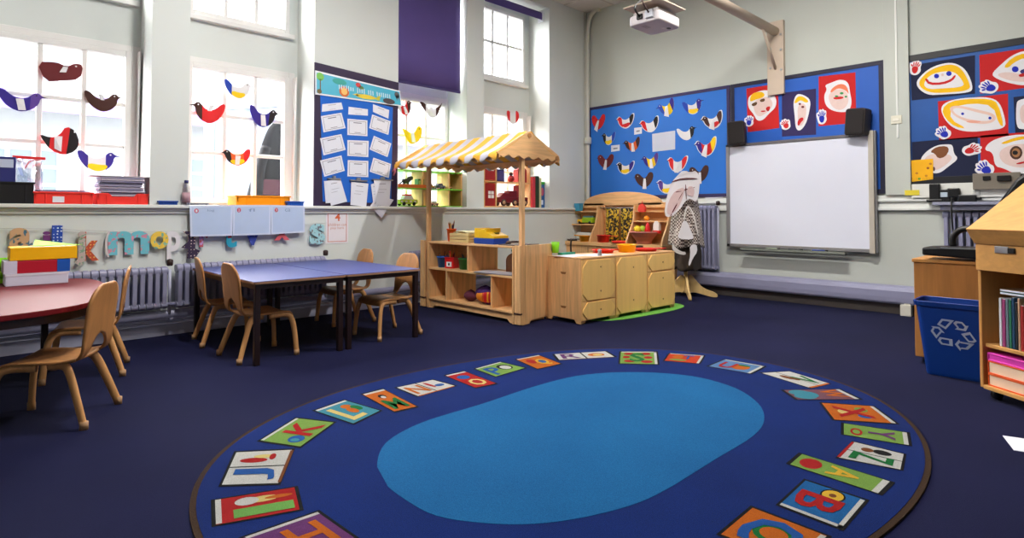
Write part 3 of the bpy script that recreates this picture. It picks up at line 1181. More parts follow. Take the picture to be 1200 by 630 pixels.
def sticks(names, label, x, y, z, n, r, h, cols, group):
    for k in range(n):
        a = 2 * pi * k / n + .4
        rr = r * (.35 + .5 * random.random())
        c = cols[k % len(cols)]
        t_ = MB()
        x0_, y0_ = x + rr * .5 * cos(a), y + rr * .5 * sin(a)
        x1_, y1_ = x + rr * 1.5 * cos(a), y + rr * 1.5 * sin(a)
        hh = h * (.8 + .35 * random.random())
        t_.tube([(x0_, y0_, z), (x1_, y1_, z + hh)], .006, c[1], n=6)
        d = Vector((x1_ - x0_, y1_ - y0_, hh)).normalized() * .022
        e = Vector((x1_, y1_, z + hh))
        t_.tube([e, e + d], [.006, .001], c[2], n=6)
        tag(t_.build(names), label % c[0], 'pencil' if names == 'pencil' else 'pen', group)


TP = .766
pot('orange cup of pencils on the far end of the shop counter', 4.16, 5.30, TP, paint(240, 96, 10, rough=.4), .052, .042, .145)
sticks('pencil', '%s pencil standing in the orange cup on the shop counter', 4.16, 5.30, TP + .06, 8, .04, .15,
       [('dark green', paint(30, 50, 36), CREAM_ := paint(220, 180, 130)), ('red', RED, CREAM_), ('orange', paint(236, 110, 20), CREAM_), ('brown', paint(96, 52, 24), CREAM_), ('yellow', YELLOW, CREAM_), ('black', BLACK, CREAM_), ('maroon', paint(110, 20, 30), CREAM_), ('blue', paint(30, 60, 150), CREAM_)], 'pencils in the orange cup')
# wooden trays of paper
t = thing('wooden_tray', 'pale wooden trays stacked on the shop counter beside the orange pencil cup', 'tray', (4.17, 5.03, TP), .08)
PALE = wood(226, 200, 140, 'Y', var=.1)
for k in range(3):
    z = k * .035
    o = MB().box(-.13, .13, -.15, .15, z, z + .008, PALE).box(-.13, -.12, -.15, .15, z + .008, z + .03, PALE).box(.12, .13, -.15, .15, z + .008, z + .03, PALE).box(-.12, .12, .14, .15, z + .008, z + .03, PALE).box(-.12, .12, -.15, -.14, z + .008, z + .03, PALE).build('tier', t, bevel=.003)
m = MB().grid(lambda u, v: (-.1 + .2 * u, -.12 + .24 * v, .105 + .018 * sin(pi * v) + .004 * sin(7 * u)), 6, 8, paint(236, 226, 180))
m.build('paper_pile', t, solid=.006)
# toy till
t = thing('toy_till', 'yellow and blue toy cash till on the shop counter', 'toy till', (4.15, 4.60, TP), 0)
prl = [(-.15, .06), (.16, .06), (.16, .165), (.135, .165), (.135, .155), (-.0, .155), (-.0, .165), (-.03, .165), (-.03, .125), (-.13, .09), (-.15, .09)]
MB().box(-.11, .11, -.155, .165, 0, .06, paint(20, 62, 160, rough=.35)).build('drawer_base', t, bevel=.006)
o = MB().prism(prl, -.105, .105, paint(246, 196, 0, rough=.35), 'yz').build('till_top', t, bevel=.006)
MB().box(-.02, .03, -.085, -.05, .105, .118, BLACK).build('keypad', o)
# scraps on the near end
m = MB()
m.tube(arc([(4.10, 4.33, TP + .012), (4.16, 4.30, TP + .03), (4.2, 4.22, TP + .028), (4.14, 4.17, TP + .012)], 5), .012, paint(60, 40, 34), n=8)
m.ball((4.15, 4.34, TP + .02), .03, .025, .022, paint(96, 60, 50))
tag(m.build('toy_lizard'), 'small dark toy lying at the near end of the shop counter', 'toy')
m = MB().prism(rrect(4.02, 4.4, 4.14, 4.36, .01), TP, TP + .008, paint(86, 74, 70), 'xy')
tag(m.build('clipboard'), 'thin dark board lying on the near end of the shop counter', 'board')
# pots on the middle shelf
SZ = .466
pot('blue pot of pens at the left of the shop middle shelf', 4.12, 5.41, SZ, paint(24, 100, 200, rough=.35), .066, .052, .125)
pot('red square pot with a white card on the shop middle shelf', 4.12, 5.24, SZ, paint(206, 20, 24, rough=.35), .06, .058, .125, True, None, True)
pot('green pot of pens on the shop middle shelf', 4.14, 5.03, SZ, paint(16, 110, 50, rough=.35), .075, .06, .125)
sticks('felt_pen', '%s pen in the blue pot on the shop shelf', 4.12, 5.41, SZ + .05, 4, .045, .1, [('navy', paint(20, 26, 70), BLACK), ('grey', paint(120, 120, 126), BLACK), ('black', BLACK, BLACK), ('sky blue', paint(40, 130, 210), BLACK)], 'pens in the blue pot')
sticks('felt_pen', '%s pen in the red pot on the shop shelf', 4.12, 5.24, SZ + .05, 6, .05, .13, [('maroon', paint(110, 14, 30), RED), ('red', RED, BLACK), ('black', BLACK, RED), ('orange', paint(220, 90, 20), RED), ('dark red', paint(140, 16, 20), BLACK), ('wine', paint(90, 10, 40), BLACK)], 'pens in the red pot')
sticks('felt_pen', '%s pen in the green pot on the shop shelf', 4.14, 5.03, SZ + .05, 4, .05, .11, [('dark green', paint(10, 60, 30), BLACK), ('black', BLACK, BLACK), ('slate', paint(60, 66, 80), BLACK), ('teal', paint(10, 90, 90), BLACK)], 'pens in the green pot')
# notebook and rounded wooden box in the near pigeonhole
t = thing('notebook', 'open grey notebook lying on the shop middle shelf', 'notebook', (4.10, 4.44, SZ), .1)
MB().box(-.1, .1, -.26, .26, 0, .007, paint(96, 90, 100)).build('cover', t)
MB().box(-.094, .094, -.25, .25, .007, .014, paint(176, 172, 180)).build('pages', t)
t = thing('arched_box', 'brown arched wooden box at the back of the shop middle shelf', 'box', (4.33, 4.36, SZ))
pr = [(-.16, 0), (.16, 0)] + [(.16 * cos(a * pi / 12), .12 + .09 * sin(a * pi / 12)) for a in range(13)]
MB().prism(pr, -.05, .05, wood(140, 92, 60, 'Z'), 'yz').build('body', t, bevel=.004)
m = MB().prism(ell(.03, .1, .02, .02, 12), -.056, -.05, DKBROWN, 'yz').build('knob', t)
m = MB().prism(ell(4.16, 4.21, .05, .045, 14), SZ + .0, SZ + .03, paint(50, 26, 30), 'xy')
tag(m.build('dark_pouch'), 'small dark pouch at the near end of the shop middle shelf', 'pouch')
m = MB().box(4.30, 4.44, 4.2, 4.46, .682, .70, paint(20, 120, 96)).box(4.30, 4.44, 4.2, 4.46, .70, .722, paint(206, 220, 214))
tag(m.build('file_tray', bevel=.003), 'green and white papers under the shop counter top', 'papers')
# fabric bag of toys in the lower shelf
t = thing('toy_bag', 'purple, red and yellow patchwork toy bag on the shop bottom shelf', 'bag', (4.17, 4.66, .121), .1)


def bag(u, v):
    a = u * 2 * pi
    s = sin(v * pi * .92 + .12)
    r = (.145 + .012 * sin(5 * a)) * (s ** .5)
    return (r * .8 * cos(a), r * 1.25 * sin(a), .185 * v + .01 * sin(3 * a + 4 * v))


m = MB().grid(bag, 24, 10, paint(60, 24, 96, rough=.85), smooth=True)
m.build('sack', t, weld=True)
PATCH = [(paint(196, 18, 30), 200, .3), (paint(234, 160, 20), 222, .38), (paint(180, 20, 30), 248, .24), (paint(226, 130, 20), 170, .25), (paint(30, 50, 150), 270, .2)]
for (c, deg, wu) in PATCH:
    u0 = deg / 360
    m = MB().grid(lambda u, v: tuple(Vector(bag(u0 + (u - .5) * wu * .35, .2 + v * .5)) * 1.025), 5, 5, c)
    m.build('patch', t, solid=.004)
m = MB().grid(lambda u, v: (4.16 + .07 * cos(u * 2 * pi) * sin(pi * (v * .9 + .1)), 4.95 + .10 * sin(u * 2 * pi) * sin(pi * (v * .9 + .1)), .122 + .13 * v), 18, 8, paint(96, 40, 60, rough=.9))
tag(m.build('soft_toy_bundle', weld=True), 'dark plum cloth bundle beside the patchwork toy bag', 'cloth')

# ================================================================== PLAY KITCHEN
MAT = paint(96, 160, 60, rough=.9, var=.1, scale=40, bump=.2)
m = MB().prism(smooth([(4.62, 3.95), (4.75, 3.55), (5.4, 3.46), (6.1, 3.45), (6.33, 3.6), (6.4, 4.3), (5.5, 4.9), (4.62, 4.6)], 2), 0, .004, MAT, 'xy')
tag(m.build('green_mat'), 'green floor mat spreading under the wooden play kitchen', 'mat')
HONEY = wood(250, 204, 122, 'Z', var=.06)
HONEYX = wood(214, 168, 100, 'X', var=.15)
rk = atan2(3.565 - 3.635, 6.06 - 4.45)
KF = T(4.45, 3.635, 0) @ RZ(rk)
KD = .46


def kx(x, y=0):
    p = KF @ Vector((x, y, 0))
    return (p.x, p.y, .0045)


def octo(x0, x1, z0, z1, c):
    return [(x0 + c, z0), (x1 - c, z0), (x1, z0 + c), (x1, z1 - c), (x1 - c, z1), (x0 + c, z1), (x0, z1 - c), (x0, z0 + c)]


def kitchen_unit(name, label, xa, xb, fronts):
    t_ = thing(name, label, 'cabinet', kx((xa + xb) / 2), rk)
    w = (xb - xa) / 2
    m_ = MB().box(-w, w, 0.0, KD, .035, .632, BEECH)
    m_.prism([(-w, 0), (-w + .06, 0), (-w + .09, .04), (w - .09, .04), (w - .06, 0), (w, 0), (w, .06), (-w, .06)], .004, .02, BEECH, 'xz')
    m_.prism([(0, 0), (.06, 0), (.09, .04), (KD - .09, .04), (KD - .06, 0), (KD, 0), (KD, .06), (0, .06)], -w, -w + .015, BEECH, 'yz')
    m_.prism([(0, 0), (.06, 0), (.09, .04), (KD - .09, .04), (KD - .06, 0), (KD, 0), (KD, .06), (0, .06)], w - .015, w, BEECH, 'yz')
    m_.build('carcass', t_, bevel=.003)
    MB().box(-w - .001, w + .001, -.012, KD, .632, .648, BEECHX).build('worktop', t_, bevel=.003)
    for (kind, z0, z1) in fronts:
        d_ = MB().box(-w + .004, w - .004, -.012, 0, z0 + .003, z1 - .003, wood(238, 190, 120, 'Z', var=.08)).build(kind, t_, bevel=.002)
        MB().prism(octo(-w + .012, w - .012, z0 + .010, z1 - .010, .07 if z1 - z0 > .15 else .045), -.02, -.012, HONEY, 'xz').build('face_board', d_, bevel=.002)
        m_ = MB()
        zz = [z0 + (z1 - z0) * .22, z0 + (z1 - z0) * .8] if z1 - z0 > .3 else [(z0 + z1) / 2]
        for z in zz:
            m_.prism(ell(.02, z, .009, .009, 10), -.023, -.02, paint(150, 104, 56), 'xz')
        m_.build('finger_hole', d_)
    return t_


u1 = kitchen_unit('kitchen_corner_unit', 'play kitchen unit with a low drawer at the corner nearest the shop screen', 0, .52, [('drawer', .03, .215), ('door', .215, .63)])
MB().box(-.262, -.26, .012, KD - .01, .04, .21, BEECH).box(-.262, -.26, .012, KD - .01, .22, .625, BEECH).build('side_board', u1)
m_ = MB()
for z in (.14, .48):
    m_.prism([(.19, z + .016), (.27, z + .016), (.255, z - .006), (.205, z - .006)], -.264, -.2615, paint(140, 94, 54), 'yz')
m_.build('handle_slot', u1)
kitchen_unit('kitchen_oven_unit', 'play kitchen unit with one tall door in the middle of the row', .528, 1.07, [('door', .03, .63)])
kitchen_unit('kitchen_drawer_unit', 'play kitchen unit with a top drawer at the end by the costume stand', 1.078, 1.615, [('door', .03, .435), ('drawer', .435, .63)])
KT = .649


def kpt(x, y, z=KT):
    p = KF @ Vector((x, y, 0))
    return (p.x, p.y, z)


def pan(name, label, x, y, rad, h, c, handle=True, lugs=False):
    t_ = thing(name, label, 'pan' if name != 'toy_plate' else 'plate', kpt(x, y), 0)
    MB().lathe([(rad * .86, 0), (rad, h), (rad + .012, h), (rad + .012, h + .005), (rad - .004, h + .005), (rad * .84, .006)], c, 26).build('bowl' if name != 'toy_plate' else 'dish', t_)
    if handle:
        MB().box(rad - .01, rad + .16, -.014, .014, h - .008, h + .004, c, RZ(-.3)).build('handle', t_, bevel=.004)
    if lugs:
        for a in (.6, .6 + pi):
            MB().prism(rrect(rad - .01, rad + .035, -.03, .03, .012, 4), h - .004, h + .005, c, 'xy', RZ(a)).build('handle', t_)
    return t_


pan('toy_pan', 'yellow toy cooking pot on the play kitchen worktop', 1.02, .22, .105, .085, paint(246, 180, 0, rough=.3), False, True)
pan('toy_frying_pan', 'red toy frying pan left of the yellow pot on the kitchen worktop', .74, .33, .12, .035, paint(214, 40, 24, rough=.35), True)
pan('toy_frying_pan', 'red toy frying pan right of the yellow pot on the kitchen worktop', 1.34, .19, .13, .03, paint(206, 44, 40, rough=.35), True)
m = MB().prism(rrect(*[v for v in (1.30, 1.55)], .37, .43, .02, 4), KT, KT + .05, paint(60, 50, 40), 'xy', T(4.45, 3.635, 0) @ RZ(rk))
tag(m.build('dark_tray'), 'dark shallow tray behind the red pans on the kitchen worktop', 'tray')
m = MB()
for (x0, y0_, w, h, a, z) in ((.03, .015, .42, .30, .03, 0), (.12, .08, .40, .29, -.08, .0016), (.0, .12, .36, .25, .08, .0032), (.22, .03, .36, .25, .02, .0048)):
    m.box(0, w, 0, h, KT + z, KT + z + .0014, PAPER, T(*kpt(x0, y0_, 0)) @ RZ(rk + a))
tag(m.build('paper_sheets'), 'loose white paper sheets on the kitchen corner worktop', 'papers')
m = MB().prism(rrect(.14, .36, .385, .455, .02), KT, KT + .025, paint(40, 140, 110), 'xy', T(4.45, 3.635, 0) @ RZ(rk))
tag(m.build('green_tray'), 'dark green tray behind the papers on the kitchen worktop', 'tray')
t = thing('toy_cup', 'lime green toy cup on the kitchen worktop beside the shop screen', 'cup', kpt(.10, .44, KT + .0))
MB().lathe([(.034, .026), (.045, .14), (.039, .14), (.03, .04)], paint(130, 210, 20, rough=.35), 18).build('cup_body', t)
t = thing('toy_tap', 'small dark toy tap on the kitchen worktop', 'tap', kpt(.34, .44))
MB().tube(arc([(0, 0, 0), (0, 0, .13), (0, -.03, .16), (0, -.08, .155)], 5), .009, DKBROWN, n=8).build('spout', t)
MB().box(-.05, .05, -.008, .008, .145, .155, DKBROWN, RZ(.4)).build('lever', t)
t = thing('salt_shaker', 'small silver shaker on the papers of the kitchen worktop', 'shaker', kpt(.36, .06, KT + .0065))
MB().lathe([(.02, 0), (.024, .01), (.018, .035), (.022, .045), (.019, .062), (.004, .068)], STEEL, 16).build('body', t)

# dresser behind -------------------------------------------------------
t = thing('play_dresser', 'wooden play dresser with curved sides, shelves and a leopard curtain', 'dresser', (6.91, 5.12, 0), -pi / 2)
# local: x = along (-world y), y = depth towards the wall (+world x), front at y=0
DW = .88
MB().box(-DW, DW, 0, .40, .02, .60, BEECH).build('base_cabinet', t, bevel=.004)
MB().box(-DW - .02, DW + .02, -.03, .42, .60, .655, BEECHX).build('ledge', t, bevel=.006)
m_ = MB()
for x in (-.38, .38):
    m_.box(x - .004, x + .004, -.004, 0, .04, .58, paint(110, 76, 44))
m_.build('front_groove', t)
MB().box(-DW, DW, .36, .38, .655, 1.20, BEECHX).build('back_board', t)
arch = [(-.70, 1.20), (.70, 1.20)] + [(.70 * cos(pi * k / 20), 1.235 + .17 * sin(pi * k / 20)) for k in range(21)]
m_ = MB().prism(arch, .30, .33, BEECHX, 'xz').build('arched_crest', t, bevel=.006)
for (a, b) in ((-DW, -.3), (.3, DW)):
    MB().box(a, b, .30, .33, 1.165, 1.24, BEECHX).build('top_rail', t, bevel=.006)
sp = [(.37, .655), (.0, .655), (.01, .70), (.07, .80), (.15, .92), (.19, 1.05), (.20, 1.20), (.37, 1.20)]
for x in (-DW + .01, -.36, .30, DW - .01):
    MB().prism(sp, x - .012, x + .012, BEECH, 'yz').build('curved_side', t, bevel=.004)
for (xa, xb, z, y) in ((-DW, -.36, 1.10, .20), (-DW, -.36, .90, .13), (.30, DW, 1.10, .20), (.30, DW, .96, .16)):
    MB().box(xa, xb, y, .37, z, z + .018, BEECHX).build('shelf', t, bevel=.003)
LEO = dots((206, 170, 40), (40, 34, 20), 34, .5, 'blotch')
for (xa, xb) in ((-.24, -.005), (.03, .26)):
    m_ = MB().grid(lambda u, v: (xa + (xb - xa) * u, .26 + .018 * sin(u * 5 * pi), .66 + .50 * v), 30, 4, LEO)
    m_.build('curtain', t, solid=.003)
MB().tube([(-.36, .26, 1.165), (.30, .26, 1.165)], .008, STEEL, n=8).build('curtain_rod', t)


def dl(x, y, z):                              # dresser local -> world
    return (6.91 + y, 5.12 - x, z)


def blk(name, label, cat, x, y, z, w, d, h, c, bev=.004):
    tt = MB().box(-w / 2, w / 2, -d / 2, d / 2, 0, h, c)
    p = dl(x, y, z)
    o_ = tt.build(name, frame=Frame((0, 0, 0)), bevel=bev)
    o_.location = p
    return tag(o_, label, cat)


p = dl(-.72, .20, 1.118)
t = thing('blue_basket', 'small blue square pot on the top left of the dresser', 'pot', (p[0], p[1], 1.118))
MB().lathe([(.055, 0), (.075, .12), (.068, .12), (.05, .012)], paint(60, 150, 190, rough=.4), 4, RZ(pi / 4), smooth=False).build('pot_body', t)
t = thing('toy_truck', 'green and yellow toy truck on the left dresser shelf', 'toy', dl(-.58, .24, .918), 0)
MB().box(-.05, .05, -.12, .07, .02, .10, paint(150, 190, 30)).build('bed', t, bevel=.006)
MB().box(-.05, .05, .07, .17, .02, .07, paint(240, 190, 20)).build('cab', t, bevel=.01)
MB().box(-.045, .045, -.10, .05, .10, .125, paint(90, 130, 140)).build('load', t)
for yy in (-.08, .12):
    MB().tube([(-.055, yy, .022), (.055, yy, .022)], .022, BLACK, n=12).build('wheel', t)
t = thing('toy_toaster', 'white toy toaster at the lower left of the dresser', 'toy', dl(-.62, .24, .656))
MB().prism(rrect(-.14, .14, 0, .13, .04), -.06, .06, paint(226, 226, 222, rough=.3), 'yz').build('case', t, bevel=.006)
MB().box(-.03, .03, -.11, .1, .13, .132, BLACK).build('slot', t)
pn = thing('toy_pan', 'small yellow toy pot at the lower left of the dresser', 'pan', dl(-.47, .03, .656))
MB().lathe([(.07, 0), (.085, .085), (.095, .085), (.095, .09), (.078, .09), (.066, .01)], paint(236, 160, 10, rough=.35), 22).build('bowl', pn)
MB().tube([(0, .08, .085), (0, .2, .09)], .009, paint(236, 160, 10), n=8).build('handle', pn)
pn = thing('toy_pan', 'dark toy pan lying at the far left of the dresser ledge', 'pan', dl(-.75, .06, .656))
MB().lathe([(.06, 0), (.075, .03), (.07, .03), (.055, .006)], DKBROWN, 18).build('bowl', pn)
MB().tube([(0, -.06, .028), (.0, -.2, .03)], .008, BLACK, n=8).build('handle', pn)
pn = thing('toy_pan', 'red toy saucepan in front of the leopard curtain', 'pan', dl(-.14, .06, .656))
MB().lathe([(.085, 0), (.095, .10), (.105, .10), (.105, .106), (.088, .106), (.08, .01)], paint(220, 40, 30, rough=.35), 22).build('bowl', pn)
MB().box(-.012, .012, -.25, -.09, .09, .10, paint(220, 40, 30)).build('handle', pn, bevel=.003)
pn = thing('toy_pan', 'flat red toy lid lying in front of the leopard curtain', 'pan', dl(.16, .05, .656))
MB().lathe([(.11, 0), (.12, .022), (.11, .03), (.02, .036)], paint(224, 36, 30, rough=.35), 22).build('bowl', pn)
t = thing('red_bag', 'small red pouch hanging at the top right of the dresser', 'pouch', dl(.46, .17, 1.10))
MB().prism(smooth([(-.06, .0), (.06, .0), (.055, .07), (.02, .12), (-.02, .12), (-.055, .07)], 1), -.02, .02, paint(214, 60, 48, rough=.8), 'yz').build('pouch_body', t)
MB().tube([(0, 0, .115), (0.01, 0, .16)], .005, paint(214, 60, 48), n=6).build('loop', t)
m = MB().ball((0, 0, .036), .04, .04, .036, paint(240, 150, 30))
m.tube([(0, 0, .07), (.005, 0, .085)], .004, DKBROWN, n=6)
o = m.build('toy_orange')
o.location = dl(.30 + .2, .22, .978)
tag(o, 'toy orange on the right dresser shelf', 'toy food')
t = thing('food_basket', 'basket of toy food at the right of the dresser', 'basket', dl(.52, .12, .656))
MB().lathe([(.10, 0), (.11, .05), (.20, .16), (.215, .16), (.20, .175), (.09, .01)], paint(190, 120, 110, rough=.6), 20).build('basket_body', t)
for (nm, c, x, y, z, r, lab) in (('toy_lemon', paint(226, 200, 40), -.08, .08, .83, .05, 'yellow toy lemon in the dresser food basket'), ('toy_pear', paint(160, 190, 50), -.02, .12, .84, .045, 'green toy pear in the dresser food basket'), ('toy_tomato', paint(206, 40, 36), -.12, .14, .82, .045, 'red toy tomato at the left of the dresser food basket')):
    m = MB().ball((0, 0, r), r, r * 1.15, r, c)
    m.tube([(0, 0, 2 * r - .004), (.004, 0, 2 * r + .012)], .004, DGREEN_ := paint(30, 80, 30), n=6)
    o = m.build(nm)
    o.location = dl(.52 + x, y, z - .02)
    tag(o, lab, 'toy food')
m = MB().prism([(-.05, 0), (.05, 0), (.045, .12), (.02, .17), (-.02, .17), (-.045, .12)], -.025, .025, paint(226, 220, 216), 'yz')
m.box(-.026, .026, -.05, .05, .0, .04, RED)
o = m.build('milk_carton')
o.location = dl(.70, .17, .656 + .15)
tag(o, 'white and red toy carton in the dresser food basket', 'toy food')
m = MB().lathe([(.05, 0), (.03, .10), (.008, .16)], paint(206, 30, 34), 12)
o = m.build('toy_ketchup')
o.location = dl(.58, .12, .80)
tag(o, 'red cone shaped toy sauce bottle in the food basket', 'toy food')

# ================================================================== WINDOW WALL DISPLAYS
# noticeboard on the pier between the windows
def P2(pts, fn=win):
    return [fn(*p) for p in pts]


BLUEB = paint(28, 98, 196, rough=.8, var=.05, scale=3)
BORD = paint(44, 30, 62, rough=.6, var=.08)
t = thing('noticeboard', 'blue noticeboard with a dark border on the wall between the windows', 'noticeboard', (3.31, YW - .002, 1.168))


def L3(pts):
    return [(x - 3.31, max(0, z - 1.168)) for x, z in pts]


bo = P2([(368, 73), (466, 97), (464, 243), (372, 241)])
bo = [bo[0], bo[1], bo[2], (bo[0][0], bo[3][1])]
MB().prism(L3(bo), -.02, 0, BORD, 'xz').build('border', t, bevel=.003)
bi = P2([(374, 106), (459, 126), (457, 238), (377, 236)])
MB().prism(L3(bi), -.023, -.019, BLUEB, 'xz').build('backing_sheet', t)

t = thing('animal_banner', 'long turquoise banner with animals across the top of the noticeboard', 'banner', (3.31, YW, 2.35))
bn = P2([(368, 83), (467, 107), (469, 125), (368, 111)])


def bq(u, v):
    a = Vector(bn[3]).lerp(Vector(bn[2]), u)
    b = Vector(bn[0]).lerp(Vector(bn[1]), u)
    p = a.lerp(b, v)
    return (p.x - 3.31, p.y - 2.35)


m = MB().prism([bq(0, 0), bq(1, 0), bq(1, 1), bq(0, 1)], -.034, -.026, WHITE, 'xz')
m.prism([bq(.012, .07), bq(.988, .07), bq(.988, .92), bq(.012, .92)], -.0355, -.034, paint(70, 172, 200, rough=.35), 'xz')
m.build('banner_sheet', t)


def bl(name, c, u, v, ru, rv, k=.0365):
    o_ = MB().prism([bq(*p) for p in ell(u, v, ru, rv, 18)], -k, -.0355, c, 'xz')
    return o_


m = bl('', paint(210, 104, 50), .31, .32, .055, .25)
m.prism([bq(*p) for p in ell(.31, .32, .034, .16, 16)], -.0375, -.0365, paint(236, 190, 110), 'xz')
m.build('lion_print', t)
m = bl('', paint(226, 200, 60), .56, .24, .12, .12)
m.prism([bq(*p) for p in [(.40, .26), (.46, .34), (.48, .2)]], -.0365, -.0355, paint(226, 200, 60), 'xz')
m.prism([bq(*p) for p in [(.66, .2), (.74, .5), (.72, .12)]], -.0365, -.0355, paint(196, 190, 60), 'xz')
m.build('crocodile_print', t)
m = bl('', paint(70, 62, 66), .84, .2, .075, .17)
m.build('seal_print', t)
m = bl('', paint(90, 88, 90), .95, .68, .03, .2)
m.prism([bq(*p) for p in [(.93, .6), (.945, .3), (.96, .6), (.975, .3), (.98, .7)]], -.0365, -.0355, paint(90, 88, 90), 'xz')
m.build('elephant_print', t)
m = bl('', paint(200, 60, 60), .475, .78, .03, .12)
m.prism([bq(*p) for p in ell(.51, .66, .03, .1, 14)], -.0365, -.0355, paint(90, 120, 70), 'xz')
m.build('parrot_print', t)
m = bl('', paint(120, 190, 90), .05, .78, .04, .17)
m.prism([bq(*p) for p in [(.045, .2), (.055, .2), (.055, .7), (.045, .7)]], -.0365, -.0355, paint(120, 90, 50), 'xz')
m.prism([bq(*p) for p in ell(.04, .15, .025, .1, 14)], -.0365, -.0355, paint(110, 100, 60), 'xz')
m.build('tree_print', t)
m = bl('', paint(60, 160, 150), .26, .74, .08, .14)
m.build('bush_print', t)
m = MB()
random.seed(3)
for k in range(24):                          # the faded white title line, too worn to read
    u = .25 + k * .026
    if k in (7, 12, 16):
        continue
    h = .09 + .05 * random.random()
    m.prism([bq(u, .5 - h), bq(u + .011, .5 - h), bq(u + .011, .5 + h), bq(u, .5 + h)], -.0372, -.0362, paint(196, 222, 232), 'xz')
m.build('title_line', t)

INK = paint(120, 118, 132, rough=.8)
cards = [((377.5, 122), (400, 120), (402, 128), (377, 131)), ((408.5, 125), (431, 128), (431, 135.5), (408, 134)), ((437, 122), (456, 129), (455, 139), (437, 131)),
         ((376, 136), (400, 132), (405, 150), (379, 155)), ((407, 139), (430.5, 141), (430.5, 159.5), (407, 158)), ((436, 134), (457.5, 142), (455, 158), (432.5, 150)),
         ((375, 162), (400, 157), (405, 175.5), (379, 182)), ((407, 164), (432, 165), (431.5, 184), (407, 182.5)), ((438, 159), (458.5, 168), (454, 184), (433, 175)),
         ((375, 188), (400, 182), (404, 200), (380, 207)), ((407.5, 187.5), (431.5, 188.5), (431.5, 207.5), (407, 206.5)), ((437.5, 184.5), (458, 192), (455.5, 208.5), (433, 201))]
colw = ('left', 'middle', 'right')
roww = ('small top', 'second row', 'third row', 'fourth row')
for i, px in enumerate(cards):
    q = P2(px, lambda a, b: win(a, b, YW - .024))
    r, c = divmod(i, 3)
    m = MB().prism(q, -.0262, -.0245, PAPER, 'xz')

    def qq(u, v):
        a = Vector(q[3]).lerp(Vector(q[2]), u)
        b = Vector(q[0]).lerp(Vector(q[1]), u)
        return tuple(a.lerp(b, v))
    if r:
        for (u0, u1, v0, v1) in ((.08, .92, .88, .905), (.08, .92, .09, .115), (.08, .095, .1, .9), (.905, .92, .1, .9)):
            m.prism([qq(u0, v0), qq(u1, v0), qq(u1, v1), qq(u0, v1)], -.0268, -.0262, INK, 'xz')
    m.prism([qq(.3, .76), qq(.7, .76), qq(.7, .81), qq(.3, .81)], -.0268, -.0262, INK, 'xz')
    m.prism([qq(.35, .17), qq(.65, .17), qq(.65, .2), qq(.35, .2)], -.0268, -.0262, INK, 'xz')
    o = m.build('paper_card', frame=WINW)
    tag(o, 'white ruled card in the %s of the %s column on the noticeboard' % (roww[r], colw[c]) if r else 'small white title card at the top of the %s column on the noticeboard' % colw[c], 'card', 'cards on the noticeboard')
papers = [('pair of white sheets', [((381, 212), (398, 209), (406, 236), (387, 241)), ((379, 212), (396, 212), (402, 237), (381, 238))], 'left', (382, 397, 209)),
          ('white sheet', [((411, 213), (431, 215), (428.5, 242), (410, 240))], 'middle', (408, 428, 211)),
          ('bunch of white sheets', [((437, 211), (457, 211), (455, 240), (440, 240)), ((433, 241), (442, 229), (460.5, 234), (446, 255.5)), ((434, 216), (442, 213), (444, 240), (437, 240))], 'right', (434, 458, 210))]
for (nm, qs, c, clip) in papers:
    t = thing('hanging_papers', '%s clipped at the foot of the %s column on the noticeboard' % (nm, c), 'papers', (0, YW, 0), 0, 'paper bunches at the foot of the noticeboard')
    q0 = win(clip[0], clip[2])
    t.location = (q0[0], YW, 1.2)
    for k, px in enumerate(qs):
        q = [(x - q0[0], z - 1.2) for x, z in P2(px, lambda a, b: win(a, b, YW - .026))]
        d = -.034 - .004 * (len(qs) - k)
        m = MB().prism(q, d - .0012, d, PAPER, 'xz')

        def qq(u, v):
            a = Vector(q[3]).lerp(Vector(q[2]), u)
            b = Vector(q[0]).lerp(Vector(q[1]), u)
            return tuple(a.lerp(b, v))
        for (u0, u1, v0, v1) in ((.3, .7, .84, .86), (.25, .75, .62, .63), (.2, .6, .5, .51)):
            m.prism([qq(u0, v0), qq(u1, v0), qq(u1, v1), qq(u0, v1)], d - .002, d - .0012, INK, 'xz')
        m.build('sheet', t)
    q1 = win(clip[1], clip[2] + 2)
    m = MB().box(0, q1[0] - q0[0], -.052, -.024, q0[1] - 1.21, q0[1] - 1.195, STEEL)
    m.box((q1[0] - q0[0]) * .4, (q1[0] - q0[0]) * .6, -.05, -.026, q0[1] - 1.195, q0[1] - 1.17, STEEL)
    m.build('bulldog_clip', t)

